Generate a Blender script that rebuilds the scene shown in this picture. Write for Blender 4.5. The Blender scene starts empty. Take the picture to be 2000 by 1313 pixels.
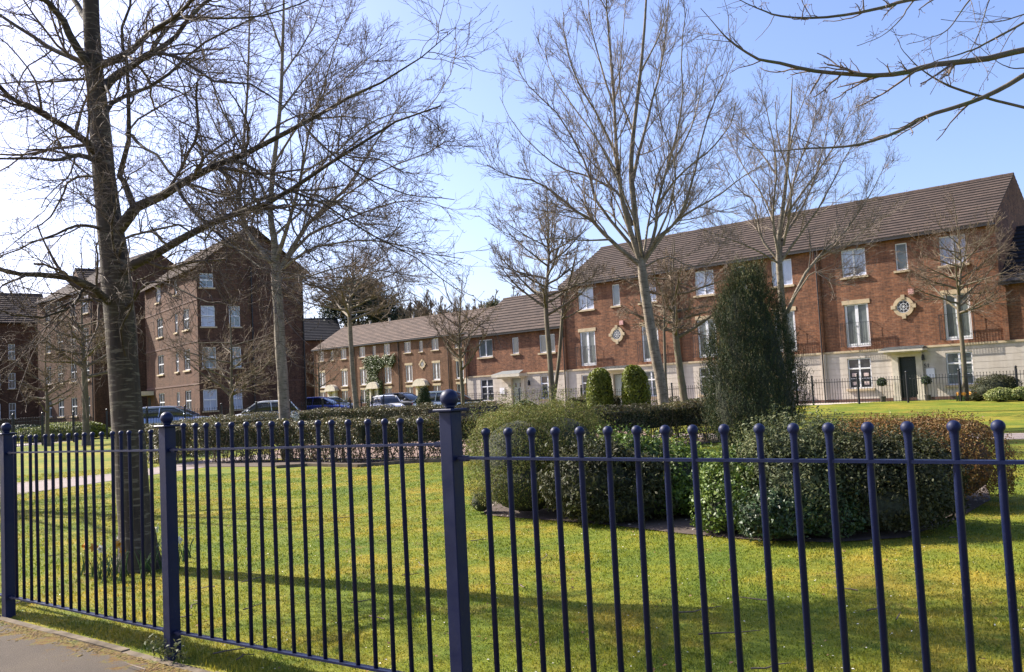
import bpy, math, random
import numpy as np
from mathutils import Matrix, Vector
R = math.radians
PI = math.pi
sc = bpy.context.scene
# ------------------------------------------------------------------ camera, sky, sun
FPX, PITCH, ROLL, EYE = 1700.0, R(3.57), -0.05, 1.5
cam = bpy.data.objects.new("camera", bpy.data.cameras.new("camera"))
sc.collection.objects.link(cam)
cam.data.sensor_width = 36.0
cam.data.lens = FPX / 2000 * 36
cam.data.clip_start = 0.05
cam.data.clip_end = 2500
CM = Matrix.Rotation(R(90) + PITCH, 4, 'X') @ Matrix.Rotation(ROLL, 4, 'Z')
cam.matrix_world = Matrix.Translation((0, 0, EYE)) @ CM
sc.camera = cam
SUN = np.array([-0.88, 0.475]); SUN /= np.linalg.norm(SUN); ELEV = R(37)
world = bpy.data.worlds.new("World"); sc.world = world; world.use_nodes = True
wn = world.node_tree.nodes; wl = world.node_tree.links
sky = wn.new("ShaderNodeTexSky"); sky.sky_type = 'NISHITA'; sky.sun_disc = False
sky.sun_elevation = ELEV; sky.sun_rotation = math.atan2(SUN[0], SUN[1])
sky.air_density = 1.0; sky.dust_density = 2.2; sky.ozone_density = 5.5
wn["Background"].inputs[1].default_value = 0.112
tint = wn.new("ShaderNodeMix"); tint.data_type = 'RGBA'; tint.blend_type = 'MULTIPLY'; tint.inputs[0].default_value = 1.0
tint.inputs[7].default_value = (1.10, 0.97, 1.04, 1); wl.new(sky.outputs[0], tint.inputs[6]); wl.new(tint.outputs[2], wn["Background"].inputs[0])
sun = bpy.data.objects.new("sun", bpy.data.lights.new("sun", 'SUN'))
sc.collection.objects.link(sun)
sun.data.energy = 5.0; sun.data.angle = R(0.53); sun.data.color = (1.0, 0.93, 0.82)
sd = Vector((SUN[0] * math.cos(ELEV), SUN[1] * math.cos(ELEV), math.sin(ELEV)))
sun.rotation_euler = sd.to_track_quat('Z', 'Y').to_euler()
sc.view_settings.view_transform = 'Standard'; sc.view_settings.look = 'None'
sc.view_settings.exposure = 1.32; sc.view_settings.gamma = 1.0
sc.cycles.max_bounces = 6; sc.cycles.transparent_max_bounces = 8

# pixel helpers: a pixel of the 2000x1313 photograph and a distance give a point in the place
CMn = np.array(CM.to_3x3())
def ray(x, y): return CMn @ np.array([(x - 1000) / FPX, -(y - 656.5) / FPX, -1.0])
def gnd(x, y, z=0.0):
    r = ray(x, y); t = (z - EYE) / r[2]; return np.array([r[0] * t, r[1] * t, z])
def at(x, y, Y):
    r = ray(x, y); t = Y / r[1]; return np.array([r[0] * t, Y, EYE + r[2] * t])
def ss(a, b, v):
    v = np.clip((v - a) / (b - a), 0, 1); return v * v * (3 - 2 * v)
def gz(x, y):
    return 0.15 * ss(22, 35, y) + 0.2 * ss(50, 85, y)

# ------------------------------------------------------------------ object helpers
def link(o, parent=None):
    sc.collection.objects.link(o)
    if parent is not None: o.parent = parent
    return o
def tag(o, label=None, cat=None, group=None, kind=None):
    if label: o["label"] = label
    if cat: o["category"] = cat
    if group: o["group"] = group
    if kind: o["kind"] = kind
    return o
def empty(name, loc, rz=0.0, parent=None):
    o = bpy.data.objects.new(name, None); o.location = loc; o.rotation_euler = (0, 0, rz)
    o.empty_display_size = 0.2
    return link(o, parent)
def npmesh(name, V, F, m, parent=None, smooth=False, uv=False, mi=None):
    """F: list of (n,k) arrays (k = 3 or 4) or one array"""
    V = np.asarray(V, dtype=np.float32)
    if isinstance(F, np.ndarray): F = [F]
    F = [np.asarray(f, dtype=np.int32) for f in F if len(f)]
    me = bpy.data.meshes.new(name)
    nl = sum(f.size for f in F); nf = sum(len(f) for f in F)
    me.vertices.add(len(V)); me.loops.add(nl); me.polygons.add(nf)
    me.vertices.foreach_set("co", V.ravel())
    li = np.concatenate([f.ravel() for f in F])
    me.loops.foreach_set("vertex_index", li)
    tot = np.concatenate([np.full(len(f), f.shape[1], dtype=np.int32) for f in F])
    st = np.concatenate([[0], np.cumsum(tot)[:-1]]).astype(np.int32)
    me.polygons.foreach_set("loop_start", st); me.polygons.foreach_set("loop_total", tot)
    if smooth: me.polygons.foreach_set("use_smooth", np.ones(nf, dtype=bool))
    for mm in (m if isinstance(m, (list, tuple)) else [m]): me.materials.append(mm)
    if mi is not None: me.polygons.foreach_set("material_index", np.asarray(mi, dtype=np.int32))
    me.update(calc_edges=True)
    if uv: boxuv(me)
    return link(bpy.data.objects.new(name, me), parent)
def boxuv(me):
    n = len(me.loops)
    vi = np.empty(n, dtype=np.int32); me.loops.foreach_get("vertex_index", vi)
    co = np.empty(len(me.vertices) * 3, dtype=np.float32); me.vertices.foreach_get("co", co); co = co.reshape(-1, 3)
    pn = np.empty(len(me.polygons) * 3, dtype=np.float32); me.polygons.foreach_get("normal", pn); pn = pn.reshape(-1, 3)
    tot = np.empty(len(me.polygons), dtype=np.int32); me.polygons.foreach_get("loop_total", tot)
    ln = np.repeat(pn, tot, axis=0); c = co[vi]
    hx, hy = ln[:, 0], ln[:, 1]; L = np.sqrt(hx * hx + hy * hy)
    flat = L < 0.05
    tx = np.where(flat, 1, -hy / np.maximum(L, 1e-6)); ty = np.where(flat, 0, hx / np.maximum(L, 1e-6))
    u = c[:, 0] * tx + c[:, 1] * ty
    sl = np.sqrt(np.maximum(1 - ln[:, 2] ** 2, 1e-4))
    v = np.where(flat, c[:, 1], c[:, 2] / np.maximum(sl, 0.3))
    l = me.uv_layers.new(name="UVMap")
    l.data.foreach_set("uv", np.stack([u, v], 1).astype(np.float32).ravel())
class MB:
    def __init__(s): s.v = []; s.f = []; s.sm = False
    def add(s, vs, fs):
        b = len(s.v); s.v += [tuple(map(float, p)) for p in vs]; s.f += [tuple(i + b for i in f) for f in fs]; return s
    def box(s, a, b):
        (x0, y0, z0), (x1, y1, z1) = a, b
        return s.add([(x0, y0, z0), (x1, y0, z0), (x1, y1, z0), (x0, y1, z0), (x0, y0, z1), (x1, y0, z1), (x1, y1, z1), (x0, y1, z1)],
                     [(0, 3, 2, 1), (4, 5, 6, 7), (0, 1, 5, 4), (1, 2, 6, 5), (2, 3, 7, 6), (3, 0, 4, 7)])
    def cyl(s, p, r, z0, z1, n=10, r2=None):
        r2 = r if r2 is None else r2
        a = [2 * PI * i / n for i in range(n)]
        vs = [(p[0] + r * math.cos(t), p[1] + r * math.sin(t), z0) for t in a] + [(p[0] + r2 * math.cos(t), p[1] + r2 * math.sin(t), z1) for t in a]
        return s.add(vs, [(i, (i + 1) % n, n + (i + 1) % n, n + i) for i in range(n)] + [tuple(range(n - 1, -1, -1)), tuple(range(n, 2 * n))])
    def sph(s, c, r, n=12, m=8, zs=1.0):
        vs = []; fs = []
        for j in range(1, m):
            ph = PI * j / m
            for i in range(n):
                t = 2 * PI * i / n
                vs.append((c[0] + r * math.sin(ph) * math.cos(t), c[1] + r * math.sin(ph) * math.sin(t), c[2] + r * zs * math.cos(ph)))
        T = len(vs); vs.append((c[0], c[1], c[2] + r * zs)); vs.append((c[0], c[1], c[2] - r * zs))
        for j in range(m - 2):
            for i in range(n):
                fs.append((j * n + i, (j + 1) * n + i, (j + 1) * n + (i + 1) % n, j * n + (i + 1) % n))
        for i in range(n):
            fs.append((T, i, (i + 1) % n)); k = (m - 2) * n; fs.append((T + 1, k + (i + 1) % n, k + i))
        return s.add(vs, fs)
    def lathe(s, c, prof, n=16):
        vs = []; fs = []; m = len(prof)
        for r, z in prof:
            for i in range(n):
                t = 2 * PI * i / n; vs.append((c[0] + r * math.cos(t), c[1] + r * math.sin(t), c[2] + z))
        for j in range(m - 1):
            for i in range(n):
                fs.append((j * n + i, j * n + (i + 1) % n, (j + 1) * n + (i + 1) % n, (j + 1) * n + i))
        fs.append(tuple(range(n - 1, -1, -1))); fs.append(tuple((m - 1) * n + i for i in range(n)))
        return s.add(vs, fs)
    def bar(s, a, b, w, h=None, up=(0, 0, 1)):
        h = w if h is None else h
        a = Vector(a); b = Vector(b); d = (b - a).normalized(); sx = d.cross(Vector(up))
        if sx.length < 1e-3: sx = Vector((1, 0, 0))
        sx.normalize(); sy = sx.cross(d)
        vs = [p + sx * i * w / 2 + sy * j * h / 2 for p in (a, b) for i, j in ((-1, -1), (1, -1), (1, 1), (-1, 1))]
        return s.add(vs, [(0, 1, 2, 3), (7, 6, 5, 4), (0, 4, 5, 1), (1, 5, 6, 2), (2, 6, 7, 3), (3, 7, 4, 0)])
    def build(s, name, m, parent=None, smooth=False, uv=True, loc=None):
        me = bpy.data.meshes.new(name); me.from_pydata(s.v, [], s.f)
        for mm in (m if isinstance(m, (list, tuple)) else [m]): me.materials.append(mm)
        if smooth:
            me.polygons.foreach_set("use_smooth", np.ones(len(me.polygons), dtype=bool))
        me.update()
        if uv: boxuv(me)
        o = bpy.data.objects.new(name, me)
        if loc is not None: o.location = loc
        return link(o, parent)
def copy_tree(o, parent=None):
    c = o.copy(); sc.collection.objects.link(c); c.parent = parent
    for ch in list(o.children): copy_tree(ch, c)
    return c

# ------------------------------------------------------------------ materials
def newmat(name):
    m = bpy.data.materials.new(name); m.use_nodes = True
    return m, m.node_tree.nodes, m.node_tree.links, m.node_tree.nodes["Principled BSDF"]
def ramp(N, L, src, stops):
    r = N.new("ShaderNodeValToRGB"); e = r.color_ramp.elements
    while len(e) < len(stops): e.new(0.5)
    for i, (p, c) in enumerate(stops): e[i].position = p; e[i].color = (*c, 1)
    L.new(src, r.inputs[0]); return r.outputs[0]
def noise(N, L, scale, detail=4, vec=None, rough=0.55):
    n = N.new("ShaderNodeTexNoise"); n.inputs["Scale"].default_value = scale; n.inputs["Detail"].default_value = detail
    n.inputs["Roughness"].default_value = rough
    if vec is not None: L.new(vec, n.inputs["Vector"])
    return n.outputs[0]
def mixc(N, L, f, a, b, mode='MIX'):
    m = N.new("ShaderNodeMix"); m.data_type = 'RGBA'; m.blend_type = mode
    for k, v in ((0, f), (6, a), (7, b)):
        if isinstance(v, (int, float)): m.inputs[k].default_value = v
        elif isinstance(v, tuple): m.inputs[k].default_value = (*v, 1)
        else: L.new(v, m.inputs[k])
    return m.outputs[2]
def bump(N, L, bs, h, strength=0.5, dist=0.01):
    b = N.new("ShaderNodeBump"); b.inputs["Strength"].default_value = strength; b.inputs["Distance"].default_value = dist
    L.new(h, b.inputs["Height"]); L.new(b.outputs[0], bs.inputs["Normal"])
def objvec(N, L, sc3=(1, 1, 1)):
    t = N.new("ShaderNodeTexCoord"); mp = N.new("ShaderNodeMapping"); mp.inputs["Scale"].default_value = sc3
    L.new(t.outputs["Object"], mp.inputs[0]); return mp.outputs[0]
def plain(name, col, rough=0.6, var=0.25, scale=6, metallic=0.0, spec=0.5, bmp=0.0, coat=0.0):
    m, N, L, b = newmat(name); v = objvec(N, L)
    n = noise(N, L, scale, 5, v)
    c2 = tuple(max(0, c * (1 - var)) for c in col); c3 = tuple(c * (1 + var) for c in col)
    L.new(ramp(N, L, n, [(0.3, c2), (0.7, c3)]), b.inputs["Base Color"])
    b.inputs["Roughness"].default_value = rough; b.inputs["Metallic"].default_value = metallic
    b.inputs["Specular IOR Level"].default_value = spec; b.inputs["Coat Weight"].default_value = coat
    b.inputs["Coat Roughness"].default_value = 0.05
    if bmp: bump(N, L, b, n, 0.6, bmp)
    return m
def brickmat(name, c1, c2, mortar, grime=0.35):
    m, N, L, b = newmat(name)
    uv = N.new("ShaderNodeUVMap"); uv.uv_map = "UVMap"
    br = N.new("ShaderNodeTexBrick"); L.new(uv.outputs[0], br.inputs["Vector"])
    br.inputs["Scale"].default_value = 1; br.inputs["Brick Width"].default_value = 0.235; br.inputs["Row Height"].default_value = 0.078
    br.inputs["Mortar Size"].default_value = 0.006; br.inputs["Mortar Smooth"].default_value = 0.3; br.inputs["Bias"].default_value = -0.1
    br.inputs["Color1"].default_value = (*c1, 1); br.inputs["Color2"].default_value = (*c2, 1); br.inputs["Mortar"].default_value = (*mortar, 1)
    n = noise(N, L, 0.9, 6, uv.outputs[0], 0.65)
    n2 = noise(N, L, 9, 3, uv.outputs[0], 0.6)
    d = ramp(N, L, n, [(0.3, (1 - grime,) * 3), (0.7, (1.12, 1.08, 1.05))])
    c = mixc(N, L, 1.0, br.outputs[0], d, 'MULTIPLY')
    c = mixc(N, L, 1.0, c, ramp(N, L, n2, [(0.25, (0.6, 0.58, 0.6)), (0.75, (1.3, 1.25, 1.15))]), 'MULTIPLY')
    mp = N.new("ShaderNodeMapping"); mp.inputs["Scale"].default_value = (2.4, .22, 1); L.new(uv.outputs[0], mp.inputs[0])
    c = mixc(N, L, 1.0, c, ramp(N, L, noise(N, L, 1.2, 5, mp.outputs[0], .65), [(0.3, (0.68, 0.66, 0.66)), (0.55, (1.08, 1.06, 1.04))]), 'MULTIPLY')
    L.new(c, b.inputs["Base Color"]); b.inputs["Roughness"].default_value = 0.9; b.inputs["Specular IOR Level"].default_value = 0.2
    bump(N, L, b, br.outputs[1], -0.35, 0.004)
    return m
def leafmat(name, cols, rough=0.5, trans=0.25, spec=0.5):
    m, N, L, b = newmat(name)
    g = N.new("ShaderNodeNewGeometry")
    st = [(i / max(1, len(cols) - 1), c) for i, c in enumerate(cols)]
    c = ramp(N, L, g.outputs["Random Per Island"], st)
    n = noise(N, L, 1.7, 3, objvec(N, L))
    c = mixc(N, L, 1.0, c, ramp(N, L, n, [(0.3, (0.7, 0.7, 0.75)), (0.7, (1.25, 1.2, 1.0))]), 'MULTIPLY')
    L.new(c, b.inputs["Base Color"]); b.inputs["Roughness"].default_value = rough + .12; b.inputs["Specular IOR Level"].default_value = spec * .55
    if trans:
        tr = N.new("ShaderNodeBsdfTranslucent"); L.new(c, tr.inputs[0]); mx = N.new("ShaderNodeMixShader"); mx.inputs[0].default_value = trans
        out = N["Material Output"]; L.new(b.outputs[0], mx.inputs[1]); L.new(tr.outputs[0], mx.inputs[2]); L.new(mx.outputs[0], out.inputs[0])
    return m
def barkmat(name, c1, c2, spot, stretch=(1, 1, 0.25), spots=True, scale=9):
    m, N, L, b = newmat(name)
    n = noise(N, L, scale, 6, objvec(N, L, stretch), 0.7)
    c = ramp(N, L, n, [(0.3, c1), (0.68, c2)])
    if spots:
        s = noise(N, L, 14, 2, objvec(N, L, (0.45, 0.45, 3.2)), 0.5)
        c = mixc(N, L, ramp(N, L, s, [(0.56, (0, 0, 0)), (0.64, (1, 1, 1))]), c, spot)
        s2 = noise(N, L, 3.0, 4, objvec(N, L), 0.6)
        c = mixc(N, L, ramp(N, L, s2, [(0.52, (0, 0, 0)), (0.66, (0.45, 0.45, 0.45))]), c, (0.075, 0.07, 0.035))
    L.new(c, b.inputs["Base Color"]); b.inputs["Roughness"].default_value = 0.85; b.inputs["Specular IOR Level"].default_value = 0.35
    bump(N, L, b, n, 0.7, 0.012)
    return m

M = {}
def navymat():
    m, N, L, b = newmat("navy_paint"); o = N.new("ShaderNodeTexCoord").outputs["Object"]
    c = ramp(N, L, noise(N, L, 5, 5, objvec(N, L, (1, 1, .35)), .65), [(.3, (0.003, 0.007, 0.034)), (.7, (0.006, 0.012, 0.052))])
    c = mixc(N, L, ramp(N, L, noise(N, L, 45, 5, o, .75), [(.62, (0, 0, 0)), (.74, (.55, .55, .55))]), c, (0.06, 0.06, 0.065))
    c = mixc(N, L, ramp(N, L, noise(N, L, 22, 4, o, .7), [(.70, (0, 0, 0)), (.76, (.8, .8, .8))]), c, (0.07, 0.03, 0.016))
    L.new(c, b.inputs["Base Color"]); b.inputs["Specular IOR Level"].default_value = 0.3
    L.new(ramp(N, L, noise(N, L, 12, 3, o), [(.3, (.32,) * 3), (.7, (.62,) * 3)]), b.inputs["Roughness"])
    bump(N, L, b, noise(N, L, 60, 4, o, .7), .5, .0012); return m
M['navy'] = navymat()
M['blackmetal'] = plain("black_metal", (0.012, 0.013, 0.016), 0.45, 0.2)
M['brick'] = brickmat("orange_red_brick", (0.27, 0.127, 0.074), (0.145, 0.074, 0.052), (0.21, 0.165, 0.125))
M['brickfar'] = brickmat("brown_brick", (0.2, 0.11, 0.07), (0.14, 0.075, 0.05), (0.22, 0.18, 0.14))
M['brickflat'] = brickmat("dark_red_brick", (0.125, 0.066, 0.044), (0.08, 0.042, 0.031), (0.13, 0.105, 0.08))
M['brickdark'] = brickmat('shade_dark_brown_brick', (0.042, 0.026, 0.019), (0.03, 0.019, 0.015), (0.05, 0.04, 0.032))  # brick darkened to carry shade in its colour; no wall uses it
M['stone'] = plain("buff_stone", (0.46, 0.36, 0.23), 0.85, 0.18, 3)
M['stonepale'] = plain("pale_stone", (0.55, 0.49, 0.39), 0.85, 0.18, 3)
M['plinth'] = plain("dark_plinth_brick", (0.10, 0.05, 0.035), 0.9, 0.3, 8)
M['white'] = plain("white_upvc", (0.72, 0.72, 0.74), 0.35, 0.06, 3)
M['greydoor'] = plain("pale_green_grey_door", (0.38, 0.41, 0.37), 0.5, 0.06)
M['darkdoor'] = plain("dark_green_door", (0.004, 0.012, 0.011), 0.4, 0.15)
M['pipe'] = plain("black_plastic_pipe", (0.012, 0.011, 0.012), 0.5, 0.1)
M['lead'] = plain("lead_grey", (0.16, 0.17, 0.17), 0.6, 0.15)
M['tar'] = plain("tyre_rubber", (0.015, 0.015, 0.016), 0.8, 0.1)
M['redplastic'] = plain("red_lens", (0.4, 0.02, 0.02), 0.3, 0.05)
M['amber'] = plain("alarm_red_white", (0.55, 0.3, 0.27), 0.4, 0.3, 14)
M['paper'] = plain('printed_paper', (0.5, 0.4, 0.38), 0.7, 0.35, 18)
M['pot'] = plain("dark_pot", (0.05, 0.045, 0.04), 0.6, 0.15)
def render_wall():
    m, N, L, b = newmat("cream_render"); v = objvec(N, L)
    n = noise(N, L, 1.2, 6, v, 0.6); n2 = noise(N, L, 1.0, 4, objvec(N, L, (2.5, 2.5, 0.35)))
    c = ramp(N, L, n, [(0.3, (0.45, 0.395, 0.335)), (0.7, (0.58, 0.52, 0.45))])
    c = mixc(N, L, 1.0, c, ramp(N, L, n2, [(0.35, (0.82, 0.8, 0.76)), (0.6, (1, 1, 1))]), 'MULTIPLY')
    L.new(c, b.inputs["Base Color"]); b.inputs["Roughness"].default_value = 0.9
    bump(N, L, b, noise(N, L, 60, 2, v), 0.3, 0.002); return m
M['render'] = render_wall()
def rooftile(name, c1, c2, c3):
    m, N, L, b = newmat(name)
    uv = N.new("ShaderNodeUVMap"); uv.uv_map = "UVMap"
    br = N.new("ShaderNodeTexBrick"); L.new(uv.outputs[0], br.inputs["Vector"])
    br.inputs["Scale"].default_value = 1; br.inputs["Brick Width"].default_value = 0.3; br.inputs["Row Height"].default_value = 0.31
    br.inputs["Mortar Size"].default_value = 0.004; br.inputs["Mortar Smooth"].default_value = 0.6
    br.inputs["Color1"].default_value = (*c1, 1); br.inputs["Color2"].default_value = (*c2, 1); br.inputs["Mortar"].default_value = (*[k * 0.55 for k in c2], 1)
    n = noise(N, L, 0.8, 5, uv.outputs[0]); s = noise(N, L, 11, 3, uv.outputs[0], 0.7)
    c = mixc(N, L, 1.0, br.outputs[0], ramp(N, L, n, [(0.3, (0.75, 0.75, 0.75)), (0.7, (1.15, 1.12, 1.08))]), 'MULTIPLY')
    c = mixc(N, L, ramp(N, L, s, [(0.6, (0, 0, 0)), (0.74, (0.75, 0.75, 0.75))]), c, c3)
    L.new(c, b.inputs["Base Color"]); b.inputs["Roughness"].default_value = 0.9; b.inputs["Specular IOR Level"].default_value = 0.2
    return m
M['tile'] = rooftile("brown_roof_tile", (0.088, 0.064, 0.052), (0.064, 0.047, 0.04), (0.17, 0.135, 0.10))
M['tilefar'] = rooftile("pinkish_brown_roof_tile", (0.15, 0.11, 0.088), (0.11, 0.082, 0.067), (0.22, 0.17, 0.13))
M['tileedge'] = plain('shadow_dark_tile_edges', (0.018, 0.014, 0.012), 0.95, 0.4, 6)  # near-black course lips: shadow line under each tile course painted in
M['tiledark'] = rooftile("dark_slate_roof", (0.03, 0.03, 0.034), (0.022, 0.022, 0.026), (0.06, 0.06, 0.06))
def glass(name, base, rough=0.04, var=0.5, sc_=1.2):
    m, N, L, b = newmat(name)
    n = noise(N, L, sc_, 4, objvec(N, L, (1, 1, 0.6)))
    L.new(ramp(N, L, n, [(0.35, tuple(k * (1 - var) for k in base)), (0.65, tuple(k * (1 + var) for k in base))]), b.inputs["Base Color"])
    b.inputs["Roughness"].default_value = 0.5; b.inputs["Specular IOR Level"].default_value = 0.2
    b.inputs["Coat Weight"].default_value = 1.0; b.inputs["Coat Roughness"].default_value = rough; b.inputs["Coat IOR"].default_value = 1.75
    n2 = noise(N, L, 0.7, 1, objvec(N, L))
    bp = N.new("ShaderNodeBump"); bp.inputs["Strength"].default_value = 0.25; bp.inputs["Distance"].default_value = 0.02
    L.new(n2, bp.inputs["Height"]); L.new(bp.outputs[0], b.inputs["Coat Normal"])
    return m
M['glass'] = glass("window_glass_dark", (0.035, 0.038, 0.042))
M['glasscurt'] = glass("window_glass_curtained", (0.11, 0.13, 0.125), var=0.3)
M['glasspale'] = glass("window_glass_sky_pale", (0.36, 0.40, 0.50), var=0.15, sc_=3)  # pale blue base paints in reflected sky over a net-curtain tone
M['carglass'] = glass("car_glass", (0.02, 0.024, 0.028))
M['leadglass'] = glass("round_window_glass", (0.02, 0.022, 0.026))
def carpaint(name, c, met=0.4):
    m, N, L, b = newmat(name)
    n = noise(N, L, 3, 4, objvec(N, L))
    L.new(ramp(N, L, n, [(0.3, tuple(k * 0.93 for k in c)), (0.7, c)]), b.inputs["Base Color"])
    b.inputs["Metallic"].default_value = met; b.inputs["Roughness"].default_value = 0.35; b.inputs["Coat Weight"].default_value = 0.8; b.inputs["Coat Roughness"].default_value = 0.05
    return m
M['carsilver'] = carpaint("silver_blue_paint", (0.30, 0.36, 0.48), 0.6)
M['carwhite'] = carpaint("white_paint", (0.72, 0.73, 0.76), 0.0)
M['carblue'] = carpaint("bright_blue_paint", (0.02, 0.07, 0.42), 0.3)
M['cardark'] = carpaint("dark_grey_paint", (0.05, 0.055, 0.065), 0.4)
M['carpale'] = carpaint("pale_green_silver_paint", (0.45, 0.52, 0.5), 0.4)
M['chrome'] = plain("alloy", (0.5, 0.5, 0.52), 0.3, 0.1, metallic=0.9)
M['bark_big'] = barkmat("dark_cherry_bark", (0.022, 0.017, 0.012), (0.08, 0.058, 0.038), (0.15, 0.125, 0.085))
M['bark_pale'] = barkmat("pale_grey_bark", (0.12, 0.098, 0.07), (0.29, 0.245, 0.18), (0.09, 0.075, 0.055))
M['bark_mid'] = barkmat("grey_brown_bark", (0.075, 0.058, 0.04), (0.18, 0.145, 0.10), (0.10, 0.11, 0.05))
M['twig_big'] = barkmat("dark_twigs", (0.055, 0.038, 0.030), (0.20, 0.15, 0.11), (0, 0, 0), (1, 1, 1), False, 4)
M['twig_pale'] = barkmat("grey_twigs", (0.13, 0.10, 0.085), (0.27, 0.22, 0.17), (0, 0, 0), (1, 1, 1), False, 3)
M['twig_mid'] = barkmat("brown_twigs", (0.12, 0.085, 0.06), (0.24, 0.18, 0.12), (0, 0, 0), (1, 1, 1), False, 3)
M['bud'] = plain("buds", (0.16, 0.10, 0.09), 0.6, 0.3)

# ------------------------------------------------------------------ ground
def lawncolour(N, L, o):
    n1 = noise(N, L, 0.5, 6, o, 0.68); n2 = noise(N, L, 2.6, 6, o, 0.72); n4 = noise(N, L, 1.1, 6, o, 0.75)
    c = ramp(N, L, n1, [(0.36, (0.085, 0.13, 0.014)), (0.48, (0.17, 0.19, 0.018)), (0.6, (0.27, 0.22, 0.03))])
    c = mixc(N, L, ramp(N, L, n2, [(0.45, (0, 0, 0)), (0.64, (0.85, 0.85, 0.85))]), c, (0.09, 0.135, 0.016))
    return mixc(N, L, ramp(N, L, n4, [(0.57, (0, 0, 0)), (0.7, (0.6, 0.6, 0.6))]), c, (0.22, 0.145, 0.045))
def lawnmat():
    m, N, L, b = newmat("lawn_grass"); o = N.new("ShaderNodeTexCoord").outputs["Object"]
    n3 = noise(N, L, 60, 4, o, 0.7)
    c = mixc(N, L, 1.0, lawncolour(N, L, o), ramp(N, L, n3, [(0.25, (0.5, 0.5, 0.45)), (0.7, (1.3, 1.28, 1.2))]), 'MULTIPLY')
    L.new(c, b.inputs["Base Color"]); b.inputs["Roughness"].default_value = 0.9; b.inputs["Specular IOR Level"].default_value = 0.15
    bump(N, L, b, n3, 0.7, 0.02); return m
M['lawn'] = lawnmat()
def sheet(name, poly, m, lift, n=None, zf=gz):
    """polygon sheet laid over the ground, subdivided in a fan-free strip form: poly = (near edge pts, far edge pts)"""
    a, b = poly; V = []; F = []
    k = n or 6
    for (p, q) in zip(a, b):
        for j in range(k + 1):
            x = p[0] + (q[0] - p[0]) * j / k; y = p[1] + (q[1] - p[1]) * j / k
            V.append((x, y, float(zf(x, y)) + lift))
    for i in range(len(a) - 1):
        for j in range(k):
            F.append((i * (k + 1) + j, (i + 1) * (k + 1) + j, (i + 1) * (k + 1) + j + 1, i * (k + 1) + j + 1))
    mb = MB(); mb.add(V, F)
    return tag(mb.build(name, m, None, True), kind="structure")
xs = np.concatenate([np.linspace(-700, -60, 12), np.linspace(-50, 50, 60), np.linspace(60, 700, 12)])
ys = np.concatenate([np.linspace(-60, 0, 6), np.linspace(1, 100, 120), np.linspace(110, 1500, 20)])
X, Y = np.meshgrid(xs, ys)
Z = gz(X, Y)
V = np.stack([X.ravel(), Y.ravel(), Z.ravel()], 1)
nx = len(xs); idx = np.arange(len(V)).reshape(X.shape)
F = np.stack([idx[:-1, :-1].ravel(), idx[:-1, 1:].ravel(), idx[1:, 1:].ravel(), idx[1:, :-1].ravel()], 1)
tag(npmesh("ground", V, F, M['lawn'], smooth=True), kind="structure")

def asphalt(name, c1, c2, moss=False):
    m, N, L, b = newmat(name); o = N.new("ShaderNodeTexCoord").outputs["Object"]
    n = noise(N, L, 180, 4, o, 0.75); n2 = noise(N, L, 1.5, 5, o)
    c = ramp(N, L, n, [(0.35, c1), (0.66, c2)])
    c = mixc(N, L, 1.0, c, ramp(N, L, n2, [(0.3, (0.8, 0.8, 0.8)), (0.7, (1.12, 1.1, 1.06))]), 'MULTIPLY')
    L.new(c, b.inputs["Base Color"]); b.inputs["Roughness"].default_value = 0.95
    bump(N, L, b, n, 0.8, 0.004); return m
M['pave'] = asphalt("pinkish_tarmac", (0.10, 0.082, 0.066), (0.205, 0.168, 0.135))
M['road'] = asphalt("road_asphalt", (0.07, 0.068, 0.066), (0.12, 0.115, 0.11))
M['path'] = asphalt("park_path_tarmac", (0.19, 0.15, 0.135), (0.27, 0.22, 0.20))
M['slab'] = asphalt("pale_paving", (0.36, 0.31, 0.27), (0.48, 0.42, 0.37))
M['plaza'] = asphalt("red_block_paving", (0.15, 0.095, 0.07), (0.24, 0.155, 0.12))
M['soil'] = asphalt("bed_soil", (0.035, 0.024, 0.018), (0.13, 0.09, 0.065))
M['edge'] = plain("concrete_edging", (0.14, 0.11, 0.075), 0.95, 0.5, 7, spec=.2, bmp=0.006)
def mossmat():
    m, N, L, b = newmat("moss"); o = N.new("ShaderNodeTexCoord").outputs["Object"]
    n = noise(N, L, 7, 5, o, 0.7); n3 = noise(N, L, 70, 3, o)
    c = ramp(N, L, n, [(0.35, (0.10, 0.05, 0.02)), (0.52, (0.17, 0.115, 0.02)), (0.65, (0.12, 0.13, 0.02))])
    c = mixc(N, L, 1.0, c, ramp(N, L, n3, [(0.3, (0.5, 0.5, 0.5)), (0.7, (1.3, 1.3, 1.3))]), 'MULTIPLY')
    L.new(c, b.inputs["Base Color"]); b.inputs["Roughness"].default_value = 1.0; bump(N, L, b, n3, 1.0, 0.01); return m
M['moss'] = mossmat()
M['pebble'] = plain('pebbles', (0.3, 0.25, 0.2), 0.9, 0.5, 25)
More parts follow.
